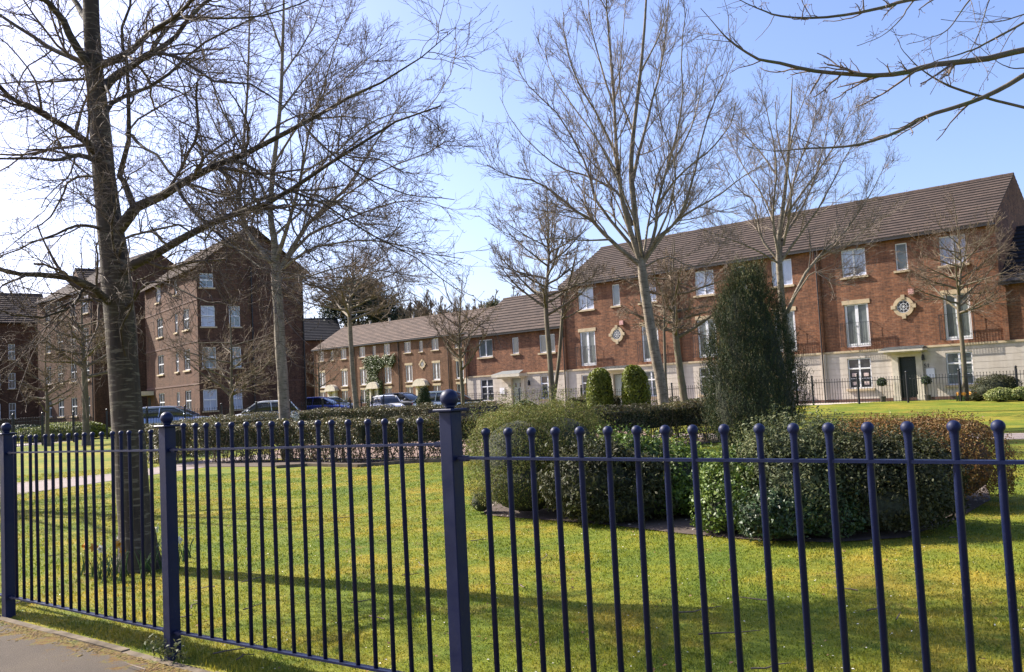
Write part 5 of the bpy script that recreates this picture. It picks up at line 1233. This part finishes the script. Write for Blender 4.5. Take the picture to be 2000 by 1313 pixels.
def frontblock(label, C, wx, wy, ze, zr, brick, wins, roofm, rot, name="apartment_block"):
    root = empty(name, (C[0], C[1], 0), rot); tag(root, label, "flats", "blocks of flats")
    shell(root, -wx, 0, ze, wy, zr, brick, [w[:4] for w in wins], 0)
    for a, b_, c, d, st, gl in wins: window(root, a, b_, c, d, st, 0, gl)
    MB().box((-wx, -.3, ze - .25), (0, -.2, ze - .15)).build("gutter", M['pipe'], root)
    roof(root, -wx + .06, -.06, ze, zr, wy, M[roofm], .3, 14, .1)
    downpipe(root, -.2, .2, ze - .2, -.07, .05)
    return root
WC = []
for z in (1.2, 3.9, 6.5): WC += [(-a - .55, -a, z, z + 1.4, 'sash', 'glass') for a in (2.9, 4.1, 6.6, 7.8)]
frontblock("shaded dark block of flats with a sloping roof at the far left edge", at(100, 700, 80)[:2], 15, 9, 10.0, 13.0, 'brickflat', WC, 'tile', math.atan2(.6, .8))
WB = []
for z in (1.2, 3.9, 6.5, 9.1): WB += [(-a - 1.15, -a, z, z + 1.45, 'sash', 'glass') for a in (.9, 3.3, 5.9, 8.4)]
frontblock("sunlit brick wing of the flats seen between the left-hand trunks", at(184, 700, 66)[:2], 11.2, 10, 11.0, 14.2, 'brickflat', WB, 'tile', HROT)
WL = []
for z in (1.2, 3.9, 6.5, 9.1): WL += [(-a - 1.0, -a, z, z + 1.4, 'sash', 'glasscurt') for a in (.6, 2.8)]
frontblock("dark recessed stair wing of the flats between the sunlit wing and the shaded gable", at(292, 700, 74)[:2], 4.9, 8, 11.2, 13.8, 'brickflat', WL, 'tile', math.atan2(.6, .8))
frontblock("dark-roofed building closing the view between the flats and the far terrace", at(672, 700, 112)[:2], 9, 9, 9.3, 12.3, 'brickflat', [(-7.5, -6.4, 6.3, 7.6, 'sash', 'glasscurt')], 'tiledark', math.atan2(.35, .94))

# ------------------------------------------------------------------ black railings
def far_rail(label, pts, h, sp=.12, posts=2.15, seed=1, cap=100, finial=True, group="black railings round the park", spost=0.0):
    pts = [np.array(p, float) for p in pts]; b = pts[0]; z0 = float(gz(b[0], b[1]))
    root = empty("black_railing", (b[0], b[1], z0)); tag(root, label, "railing", group)
    seg = [np.linalg.norm(pts[i + 1] - pts[i]) for i in range(len(pts) - 1)]; cum = np.concatenate([[0], np.cumsum(seg)]); Lt = cum[-1]
    def pos(s):
        i = int(np.clip(np.searchsorted(cum, s, side='right') - 1, 0, len(seg) - 1)); p = pts[i] + (pts[i + 1] - pts[i]) * (s - cum[i]) / seg[i]
        return (p[0] - b[0], p[1] - b[1], float(gz(p[0], p[1])) - z0)
    s = spost; proto = None
    while s <= Lt + .01:
        if proto is None:
            m_ = MB().box((-.035, -.035, -.1), (.035, .035, h + .12))
            if finial: m_.sph((0, 0, h + .17), .055, 8, 6)
            proto = m_.build("post", M['blackmetal'], root, loc=pos(s))
        else:
            o = proto.copy(); sc.collection.objects.link(o); o.location = pos(s)
        s += posts
    for zz in (.1, h - .12):
        mb = MB(); k = int(Lt / 2) + 1
        for i in range(len(pts) - 1):
            a, c = pos(cum[i] + 1e-4), pos(cum[i + 1] - 1e-4)
            mb.bar((a[0], a[1], a[2] + zz), (c[0], c[1], c[2] + zz), .04, .02)
        mb.build("rail", M['blackmetal'], root)
    n = int(Lt / sp); pm = None; rest = MB()
    order = sorted(range(1, n), key=lambda i: np.hypot(*(np.array(pos(i * sp)[:2]) + b)))
    for j, i in enumerate(order):
        p = pos(i * sp)
        if j < cap:
            if pm is None: pm = MB().cyl((0, 0), .010, .06, h, 5).sph((0, 0, h + .01), .02, 5, 4).build("bar", M['blackmetal'], root, uv=False, loc=p)
            else: o = pm.copy(); sc.collection.objects.link(o); o.location = p
        else: rest.cyl((p[0], p[1]), .010, p[2] + .06, p[2] + h, 5).sph((p[0], p[1], p[2] + h + .01), .02, 5, 4)
    if rest.v: r_ = rest.build("bars", M['blackmetal'], root, uv=False); r_["kind"] = "stuff"
def fac(t, h): p = P0 + UU * t + WW * h; return p
far_rail("black railing on the lawn edge before the town house with the green door", [fac(-3.0, -2.5), fac(8.0, -2.5)], 1.12, .118, 2.05, 1, spost=.1 + .0)
far_rail("black railing along the middle of the terrace behind the evergreen and hedge", [fac(8.1, -2.5), fac(19.5, -2.5)], 1.12, .12, 2.2, 2)
far_rail("black railing before the low house and its bushes", [fac(19.6, -2.5), fac(32.5, -2.5)], 1.25, .12, 2.3, 3, spost=.9)
far_rail("black railing running away at the far left beside the pavement", [(-20.4, 30.5), (-20.3, 37.8), (-19.85, 41.0)], 1.2, .12, 2.15, 4, spost=.5)
far_rail("black railing before the shaded gable of the flats and the parked cars", [(-19.3, 41.2), (-17.6, 42.0), (-14.5, 44), (-9.5, 47.0), (-7.5, 50)], 1.22, .12, 1.75, 5)
far_rail("distant black railing along the pavement before the far terrace", [(-12.5, 62), (-9.0, 60)], 1.2, .12, 2.0, 6)
# street surfaces beyond the railings
sheet("road", ([(-60, 58), (-30, 52), (-18, 48.5), (-10, 53), (-6, 57)], [(-62, 63), (-31, 58), (-19, 52.5), (-12, 60), (-10, 80)]), M['road'], .01, 6)
sheet("pavement", ([(-21.6, 20), (-21.3, 37), (-21.0, 42)], [(-23.4, 20), (-23.2, 37), (-23.6, 48)]), M['slab'], .008, 4)
sheet("pavement", ([fac(-9, -2.3), fac(10, -2.3), fac(33, -2.3)], [fac(-9, -.02), fac(10, -.02), fac(33, -.02)]), M['slab'], .012, 3)

# ------------------------------------------------------------------ cars
def car(name, label, loc, rz, paint, L=4.1, W=1.72, H=1.46, kind='hatch', group="cars parked beyond the railings"):
    root = empty(name, (loc[0], loc[1], float(gz(loc[0], loc[1])) + .008), rz); tag(root, label, "car", group)
    def loft(st, n=18):
        """st: (x, zlow, ztop, halfwidth); rounded sections"""
        vs = []; fs = []
        for (x, zl, zt, hw) in st:
            h2 = (zt - zl) / 2; zc = (zt + zl) / 2
            for k in range(n):
                t = 2 * PI * k / n + PI / n; c, s_ = math.cos(t), math.sin(t); e = .42
                vs.append((x, math.copysign(abs(c) ** e, c) * hw, zc + math.copysign(abs(s_) ** e, s_) * h2))
        m = len(st)
        for i in range(m - 1):
            for k in range(n): fs.append((i * n + k, i * n + (k + 1) % n, (i + 1) * n + (k + 1) % n, (i + 1) * n + k))
        fs.append(tuple(range(n - 1, -1, -1))); fs.append(tuple((m - 1) * n + k for k in range(n)))
        return vs, fs
    hl = L / 2; hw = W / 2; belt = .62 * H
    body = MB(); body.add(*loft([(-hl, .38, .66 * H * .9, hw * .8), (-hl + .08, .28, belt * .98, hw * .93), (-hl + .5, .2, belt, hw), (0, .19, belt, hw), (hl - 1.25, .2, belt * .985, hw), (hl - .6, .2, belt * .88, hw * .98), (hl - .18, .24, belt * .78, hw * .9), (hl, .34, belt * .66, hw * .76)]))
    bo = body.build("body", paint, root, smooth=True, uv=False)
    rr = -hl + (.1 if kind == 'hatch' else .62); 
    gh = MB(); gh.add(*loft([(rr, belt * .9, belt + .02, hw * .86), (rr + .42, belt * .9, H * .92, hw * .76), (rr + .85, belt * .9, H - .03, hw * .74), (-.1, belt * .9, H - .015, hw * .74), (.3, belt * .9, H * .95, hw * .75), (hl - 1.0, belt * .88, belt + .02, hw * .86)]))
    gh.build("windows", M['carglass'], root, smooth=True, uv=False)
    rf = MB(); rf.add(*loft([(rr + .4, H * .89, H * .945, hw * .64), (rr + .8, H * .935, H + .003, hw * .66), (-.1, H * .94, H + .008, hw * .66), (.3, H * .91, H * .965, hw * .65)]))
    for sy in (-1, 1):
        rf.bar((.3, sy * hw * .73, H * .93), (hl - 1.05, sy * hw * .85, belt + .02), .045, .045); rf.bar((-.45, sy * hw * .75, H * .94), (-.5, sy * hw * .87, belt), .05, .03); rf.bar((rr + .42, sy * hw * .74, H * .91), (rr + .08, sy * hw * .87, belt), .09, .04)
        rf.bar((rr + .42, sy * hw * .72, H * .935), (.3, sy * hw * .72, H * .95), .04, .04)
    rf.build("roof", paint, root, smooth=False, uv=False)
    for x in (-hl + .75, hl - .8):
        for sy in (-1, 1):
            w = MB(); n = 20; y0, y1 = sy * (hw - .2), sy * (hw + .012); R0 = .31
            vs = [(x + R0 * math.cos(2 * PI * k / n), y, R0 + R0 * math.sin(2 * PI * k / n)) for y in (y0, y1) for k in range(n)]
            w.add(vs, [(k, (k + 1) % n, n + (k + 1) % n, n + k) for k in range(n)] + [tuple(range(n)), tuple(range(2 * n - 1, n - 1, -1))])
            t_ = w.build("wheel", M['tar'], root, uv=False)
            rm = MB(); vs = [(x + .19 * math.cos(2 * PI * k / n), sy * (hw + .018), R0 + .19 * math.sin(2 * PI * k / n)) for k in range(n)]; rm.add(vs, [tuple(range(n)), tuple(range(n - 1, -1, -1))]); rm.build("rim", M['chrome'], t_, uv=False)
    for sy in (-1, 1):
        MB().sph((hl - .1, sy * hw * .6, belt * .72), .12, 10, 6, .6).build("headlight", M['glasspale'], root, smooth=True, uv=False)
        MB().box((-hl - .005, sy * hw * .72 - .09, belt * .7), (-hl + .12, sy * hw * .72 + .09, belt * .95)).build("tail_light", M['redplastic'], root, uv=False)
        MB().sph((hl - 1.32, sy * (hw + .09), belt + .07), .09, 8, 5, .7).build("mirror", paint, root, smooth=True, uv=False)
    return root
ang = math.atan2(.6, .8)
p = at(338, 830, 46); car("parked_car", "silver-blue estate car parked before the flats, behind the short hedge block", p, ang - .55, M['carsilver'], 4.4, 1.75, 1.43)
p = at(512, 830, 46.0); car("parked_car", "white car parked before the shaded gable, cut by the pale tree trunk", p, ang + PI - .35, M['carwhite'], 4.0, 1.78, 1.44)
p = at(630, 800, 66); car("parked_car", "bright blue car parked at the corner of the flats", p, -.15, M['carblue'], 4.2, 1.78, 1.5)
p = at(655, 800, 80); car("parked_car", "white car half hidden behind the blue one", p, .3, M['carwhite'], 4.0, 1.75, 1.4)
p = at(757, 800, 62); car("parked_car", "small white car parked before the ivy-clad house", p, -1.1, M['carwhite'], 3.7, 1.65, 1.4)
p = at(790, 800, 66); car("parked_car", "dark grey car parked beside the small white car", p, -.5, M['cardark'], 4.3, 1.8, 1.5)
p = at(878, 800, 52); car("parked_car", "pale silver-green car just left of the big blue ball", p, -.45, M['carpale'], 4.3, 1.78, 1.52)

# ------------------------------------------------------------------ benches
def bench(loc, rz, w, label):
    root = empty("park_bench", (loc[0], loc[1], float(gz(loc[0], loc[1]))), rz); tag(root, label, "bench", "dark slatted park benches")
    mb = MB()
    for k in range(4): mb.box((-w / 2, -.22 + k * .115, .43), (w / 2, -.13 + k * .115, .46))
    mb.build("seat", M['blackmetal'], root)
    mb = MB()
    for k in range(3): mb.box((-w / 2, .26 + k * .02, .60 + k * .16), (w / 2, .29 + k * .02, .70 + k * .16))
    mb.build("backrest", M['blackmetal'], root)
    for x in (-w / 2 + .15, w / 2 - .15):
        MB().box((x - .03, -.22, 0), (x + .03, -.16, .43)).build("leg", M['blackmetal'], root); MB().box((x - .03, .2, 0), (x + .03, .258, 1.0)).build("leg", M['blackmetal'], root)
bench(at(905, 800, 26.2), PI * 1.0 + .1, 2.1, "dark slatted bench behind the hedge under the big blue ball")
bench(at(1010, 800, 25.0), PI * 1.0 - .1, 1.9, "dark slatted bench behind the hedge right of the big blue ball")
bench(at(922, 790, 40), .3, 1.2, "small dark bench before the yellow-green bush by the low house")

# ------------------------------------------------------------------ plants in pots by the green door, daffodils
for x, lb in ((-4.95, "potted ball-shaped bay tree left of the dark green door"), (-3.05, "potted ball-shaped bay tree right of the dark green door")):
    p = P0 + np.array([.745, -.667]) * x - WW * .55
    r_ = bush("bay_tree", lb, (p[0], p[1]), [(0, 0, .86, .22, .22, .22)], 1500, .06, .5, M['l_gloss'], int(300 + x * 10), "potted plant", "potted bay trees")
    MB().cyl((0, 0), .014, .25, .7, 6).build("trunk", M['bark_mid'], r_); MB().cyl((0, 0), .1, .0, .25, 12, .14).build("pot", M['pot'], r_)
M['petal'] = plain("orange_petals", (0.62, 0.30, 0.03), .5, .15); M['petalw'] = plain("white_petals", (0.75, 0.7, 0.55), .5, .1); M['stem'] = leafmat("daffodil_leaves", [(0.05, .11, .03), (.09, .17, .05), (.07, .13, .06)], .4)
def daffodil(loc, rg, label, group, petal, size=1.0, hgt=.3):
    root = empty("daffodil", (loc[0], loc[1], float(gz(loc[0], loc[1])))); tag(root, label, "flower", group)
    lv = []
    for k in range(7):
        a = rg.uniform(0, 2 * PI); h = hgt * .8 * rg.uniform(.6, 1.05); d = rg.uniform(.02, .11)
        q = np.array([[rg.normal(0, .015), rg.normal(0, .015), 0], [d * .3 * math.cos(a), d * .3 * math.sin(a), h * .55], [d * math.cos(a), d * math.sin(a), h]]); lv.append(resample(q, [.005, .005, .0015], 5)[0])
    tv, tf = tubes(np.array(lv), np.tile([.0028, .0034, .003, .0024, .0008], (len(lv), 1)) * size, 4); npmesh("leaves", tv, tf, M['stem'], root)
    if petal:
        tv, tf = tubes(np.array([[(0, 0, 0), (.005, 0, hgt * .6), (.012, 0, hgt)]]), np.array([[.003, .003, .0025]]), 5); npmesh("stem", tv, tf, M['stem'], root)
        mb = MB(); az = rg.uniform(PI, 2 * PI); c = Vector((.012, 0, hgt)); ax = Vector((math.cos(az), math.sin(az), .15)).normalized(); u = ax.cross(Vector((0, 0, 1))).normalized(); v = ax.cross(u)
        for k in range(6):
            t = k * PI / 3; d = u * math.cos(t) + v * math.sin(t); e = ax.cross(d); mb.add([c, c + d * .022 * size + e * .013 * size, c + d * .044 * size - ax * .004, c + d * .022 * size - e * .013 * size], [(0, 1, 2, 3)])
        n = 8; mb.add([c + (u * math.cos(2 * PI * k / n) + v * math.sin(2 * PI * k / n)) * r1 * size + ax * h1_ for r1, h1_ in ((.010, 0), (.014, .022)) for k in range(n)], [(k, (k + 1) % n, n + (k + 1) % n, n + k) for k in range(n)])
        mb.build("flower", petal, root, uv=False)
rg = np.random.default_rng(77)
DG = "daffodils round the big near tree"
for (x, y, w, lb) in ((164, 1125, 'petal', "leftmost orange daffodil near the big tree"), (182, 1128, 'petal', "second orange daffodil from the left near the big tree"), (196, 1132, 'petalw', "pale daffodil among the orange ones left of the trunk"),
                      (203, 1120, 'petal', "orange daffodil just left of the trunk foot clump"), (229, 1122, 'petal', "orange daffodil touching the left side of the trunk"), (238, 1138, 'petal', "low orange daffodil before the trunk foot"),
                      (230, 1112, 'petalw', "white daffodil left of the trunk foot"), (306, 1085, 'petalw', "white daffodil right of the trunk"), (350, 1112, 'petalw', "pale daffodil right of the second blue post")):
    p = gnd(x, y); daffodil(p, rg, lb, DG, M[w], 1.1, .27)
for k, (x, y) in enumerate(((214, 1128), (222, 1134), (246, 1128), (281, 1124), (290, 1118), (300, 1126), (312, 1112), (322, 1100), (340, 1108), (358, 1098), (368, 1090), (205, 1138), (330, 1090), (276, 1130))):
    p = gnd(x, y); daffodil(p, rg, "flowerless clump of daffodil leaves at the foot of the big near tree", "leaf clumps at the big tree", None, 1.2, .3)
for k in range(16):
    p = at(1868 + 40 * rg.random(), 792, 35.2 + rg.random() * .8); daffodil(p, rg, "tiny yellow daffodil at the foot of the small tree by the green door", "daffodils by the small tree", M['petal'], 2.0, .3)
# small weeds at the second post
for k, (x, y) in enumerate(((318, 1290), (330, 1297), (352, 1300), (300, 1288))):
    p = gnd(x, y); r_ = bush("weed", "small pale weed growing at the foot of the second blue post", (p[0], p[1]), [(0, 0, .05, .06, .04, .1)], 60, .028, .45, M['l_sage'], 400 + k, "weed", "weeds at the second post", depth=.9, core=.1)

# ------------------------------------------------------------------ background trees
def farcrown(name, label, base, ells, n, size, mat, seed, trunk_h, cat="tree", group="trees beyond the roofs", tr=.35):
    rg = np.random.default_rng(seed); root = empty(name, tuple(base)); tag(root, label, cat, group)
    P, Nn = blob_points(ells, n, rg, seed, .8, .45, .5); P = P + rg.normal(0, .25, P.shape) * (2.5 if size > .35 else 1); V, F = leafquads(P, Nn, size, .5, rg, 1.0, .2); npmesh("crown", V, F, mat, root)
    MB().cyl((0, 0), tr, -1, trunk_h, 8, tr * .4).build("trunk", M['bark_mid'], root)
b = at(706, 790, 118); s_ = 118 / FPX
E_ = [((x - 706) * s_, rg.uniform(-2, 2), EYE + (775 - y) * s_, r * s_, r * s_, r * .8 * s_) for x, y, r in ((700, 575, 30), (726, 562, 24), (716, 600, 34), (690, 610, 36), (742, 590, 22), (740, 620, 26), (770, 586, 10), (766, 603, 14), (758, 618, 16), (672, 585, 18), (655, 605, 20), (772, 625, 12), (700, 560, 14))]
farcrown("pine_tree", "big dark pine rising behind the far terrace", (b[0], b[1], 0), E_, 15000, .38, M['l_pine'], 501, 14)
b = at(965, 790, 105); s_ = 105 / FPX
E_ = [((x - 965) * s_, rg.uniform(-2, 2), EYE + (768 - y) * s_, r * s_, r * s_, r * .8 * s_) for x, y, r in ((950, 622, 18), (972, 612, 20), (990, 625, 18), (940, 636, 14), (1005, 612, 14))]
farcrown("evergreen_tree", "round olive-green tree behind the low house roof", (b[0], b[1], 0), E_, 9000, .3, M['l_holly'], 502, 8)
rg2 = np.random.default_rng(60)
for k, x in enumerate((800, 830, 858, 885, 925, 965, 1000)):
    generic("distant_bare_tree", ["leftmost hazy bare tree above the far terrace roof", "second hazy bare tree above the far terrace roof", "hazy bare tree behind the right part of the far roof", "hazy bare tree behind the slim tree's crown", "hazy bare tree left of the olive-green tree", "hazy bare tree behind the olive-green tree", "hazy bare tree just left of the tree at the low house"][k],
            "bare trees beyond the far roofs", (x, 790), 120 + 6 * (k % 3), (x, 660), (x + 3, 588 - 10 * math.sin(k * 1.3) - k * 2), 30, 690, .3, 14, 110, 600, 2200, 520 + k, M['bark_mid'], M['twig_mid'], .04, up=.12, spread=.45)
# distant wooded skyline behind everything
n = 70000
th = rg2.uniform(-.19, .05, n); low_ = rg2.random(n) < .2; th = np.where(low_, rg2.uniform(-.9, .9, n), th)
Rr_ = rg2.uniform(180, 220, n); top = 18.2 + 1.6 * np.sin(th * 41) + 1.1 * np.sin(th * 97) + .8 * np.sin(th * 230); top = np.where(low_, 7 + 2 * np.sin(th * 13), top)
P = np.stack([np.sin(th) * Rr_, np.cos(th) * Rr_, rg2.uniform(0, 1, n) ** .6 * top], 1)
V, F = leafquads(P, np.tile([0, -1., .1], (n, 1)), 1.7, .13, rg2, .5, 1.2)
tag(npmesh("distant_woodland", V, F, M['l_wood']), "low brown bare woodland along the skyline behind the far terrace", "woodland", kind="stuff")
far_ = at(1990, 435, 120)
farcrown("distant_tree", "distant tree peeping above the dark roof at the right edge", (far_[0], far_[1], 0), [(0, 0, far_[2] - 2.6, 4.5, 4, 3.2), (4, 0, far_[2] - 3.5, 4, 4, 3)], 3000, .5, M['l_wood'], 560, 18)

# trees left of the picture whose shadows fall across the lawn
for k, (x, y, h, r, sd_) in enumerate(((-13.2, 16.4, 10, .22, 602),)):
    rg = np.random.default_rng(sd_); b = np.array([x, y, 0.]); tp_ = b + np.array([.3, .2, h])
    tP = [b, b + (0, 0, 2), b + (.1, .1, 4), b + (.2, .1, 6.5), tp_]; limbs = []
    for i in range(20):
        a = i * 2.4; zs = 2.0 + i * .26; L_ = 2.9 * (1 - i / 30); d = np.array([math.cos(a), math.sin(a), 0])
        s0 = b + (0, 0, zs); limbs.append(([s0, s0 + d * L_ * .4 + (0, 0, .5), s0 + d * L_ * .8 + (0, 0, 1.3), s0 + d * L_ + (0, 0, 2.2)], [.07, .05, .03, .008]))
    make_tree("bare_tree", "bare tree left of the picture beyond the path", G, b, (tP, [r, r * .9, r * .7, r * .4, .01]), limbs,
              [dict(n=60, lr=(.7, 1.8), ang=.6, up=.05, wig=.12, N=5, rf=.55, tmin=.2, rmin=.008), dict(n=160, lr=(.3, .9), ang=.6, up=.05, wig=.15, N=4, rf=.6, tmin=.1, rmin=.006)], M['bark_mid'], M['twig_mid'], sd_, sides=10)

# ------------------------------------------------------------------ grass blades
def blademat():
    m, N, L, b = newmat("grass_blades"); o = N.new("ShaderNodeTexCoord").outputs["Object"]; g = N.new("ShaderNodeNewGeometry")
    v = ramp(N, L, g.outputs["Random Per Island"], [(0, (0.7, 0.8, 0.7)), (.5, (1.2, 1.15, 1.0)), (.9, (1.6, 1.45, 1.3)), (1, (2.4, 2.0, 2.2))])
    c = mixc(N, L, 1.0, lawncolour(N, L, o), v, 'MULTIPLY')
    L.new(c, b.inputs["Base Color"]); b.inputs["Roughness"].default_value = 0.6; b.inputs["Specular IOR Level"].default_value = 0.25
    tr = N.new("ShaderNodeBsdfTranslucent"); L.new(c, tr.inputs[0]); mx = N.new("ShaderNodeMixShader"); mx.inputs[0].default_value = .38
    out = N["Material Output"]; L.new(b.outputs[0], mx.inputs[1]); L.new(tr.outputs[0], mx.inputs[2]); L.new(mx.outputs[0], out.inputs[0])
    return m
M['blade'] = blademat()
def grass():
    rg = np.random.default_rng(99); n = 560000
    r = np.sqrt(rg.uniform(2.2 ** 2, 17.0 ** 2, n)) ; r = 2.2 + (25 - 2.2) * rg.random(n) ** 1.75
    a = rg.uniform(-.70, .76, n); x = r * np.sin(a); y = r * np.cos(a)
    d = (x - K0[0]) * KN[0] + (y - K0[1]) * KN[1]
    keep = d > .02 + .03 * rg.random(n)
    # clear the soil bed
    bf = np.array(bedpoly()[0] + bedpoly()[1][::-1]); ins = np.zeros(n, bool)
    for i in range(len(bf)):
        x1, y1 = bf[i]; x2, y2 = bf[(i + 1) % len(bf)]
        c = ((y1 > y) != (y2 > y)) & (x < (x2 - x1) * (y - y1) / (y2 - y1 + 1e-12) + x1); ins ^= c
    keep &= ~ins
    # clear the path
    keep &= ~((y > 10) & (x < -5) & (np.abs((y - 17.9) - (x + 10.3) * 1.0) < 1.7)); keep &= ~((y > 19.2) & (x > -9) & (x < 6)); keep &= x < 8.5
    x, y, d = x[keep], y[keep], d[keep]; m = len(x); r = np.hypot(x, y)
    h = rg.uniform(.007, .019, m) * (1 + .5 * (rg.random(m) < .06)) * np.where(d < .25, 1.5, 1.0) * (1 + .35 * np.sin(x * 3.1) * np.sin(y * 2.7))
    w = .0016 + .00045 * r
    az = rg.uniform(0, 2 * PI, m); ln = rg.uniform(0, .9, m); la = rg.uniform(0, 2 * PI, m)
    z = gz(x, y) + .002
    V = np.zeros((m, 3, 3)); V[:, 0] = np.stack([x - w * np.cos(az), y - w * np.sin(az), z], 1); V[:, 1] = np.stack([x + w * np.cos(az), y + w * np.sin(az), z], 1)
    V[:, 2] = np.stack([x + h * ln * np.cos(la), y + h * ln * np.sin(la), z + h], 1)
    o = npmesh("grass", V.reshape(-1, 3), np.arange(m * 3).reshape(-1, 3), M['blade']); tag(o, "short mossy lawn grass around the shrub bed and railings", "grass", kind="stuff")
grass()

# fallen leaves, daisies and dropped twigs on the lawn
rg = np.random.default_rng(123)
def litter(name, label, n, size, mat, seed):
    rg = np.random.default_rng(seed); r = 4 + 14 * rg.random(n) ** 1.2; a = rg.uniform(-.6, .58, n); x, y = r * np.sin(a), r * np.cos(a)
    d = (x - K0[0]) * KN[0] + (y - K0[1]) * KN[1]; k = d > .15; x, y = x[k], y[k]
    P = np.stack([x, y, gz(x, y) + .018 + .006 * rg.random(len(x))], 1)
    V, F = leafquads(P, np.tile([0, 0, 1.0], (len(P), 1)), size, .6, rg, .35, 0, .5)
    tag(npmesh(name, V, F, mat), label, name.replace("_", " "), kind="stuff")
M['deadleaf'] = leafmat("dead_leaves", [(.16, .08, .03), (.24, .14, .06), (.1, .055, .025), (.3, .2, .1)], .7, .1)
litter("fallen_leaves", "small brown fallen leaves scattered over the lawn", 700, .03, M['deadleaf'], 5)
litter("daisies", "tiny pale daisies and petals dotted over the lawn", 900, .014, M['petalw'], 6)
st = []
for k in range(46):
    r_ = rg.uniform(4.6, 13); a = rg.uniform(-.55, .5); p = np.array([r_ * math.sin(a), r_ * math.cos(a), .024]); d = rg.uniform(0, PI); L_ = rg.uniform(.12, .42)
    q = [p + np.array([math.cos(d + rg.normal(0, .25)), math.sin(d + rg.normal(0, .25)), 0]) * L_ * t + np.array([0, 0, rg.uniform(0, .012)]) for t in (0, .3, .6, 1)]
    st.append(q)
tv, tf = tubes(np.array(st), np.tile([.005, .0045, .0035, .002], (len(st), 1)), 4)
tag(npmesh("fallen_twigs", tv, tf, M['twig_big']), "thin dropped twigs lying about on the lawn", "twigs", kind="stuff")
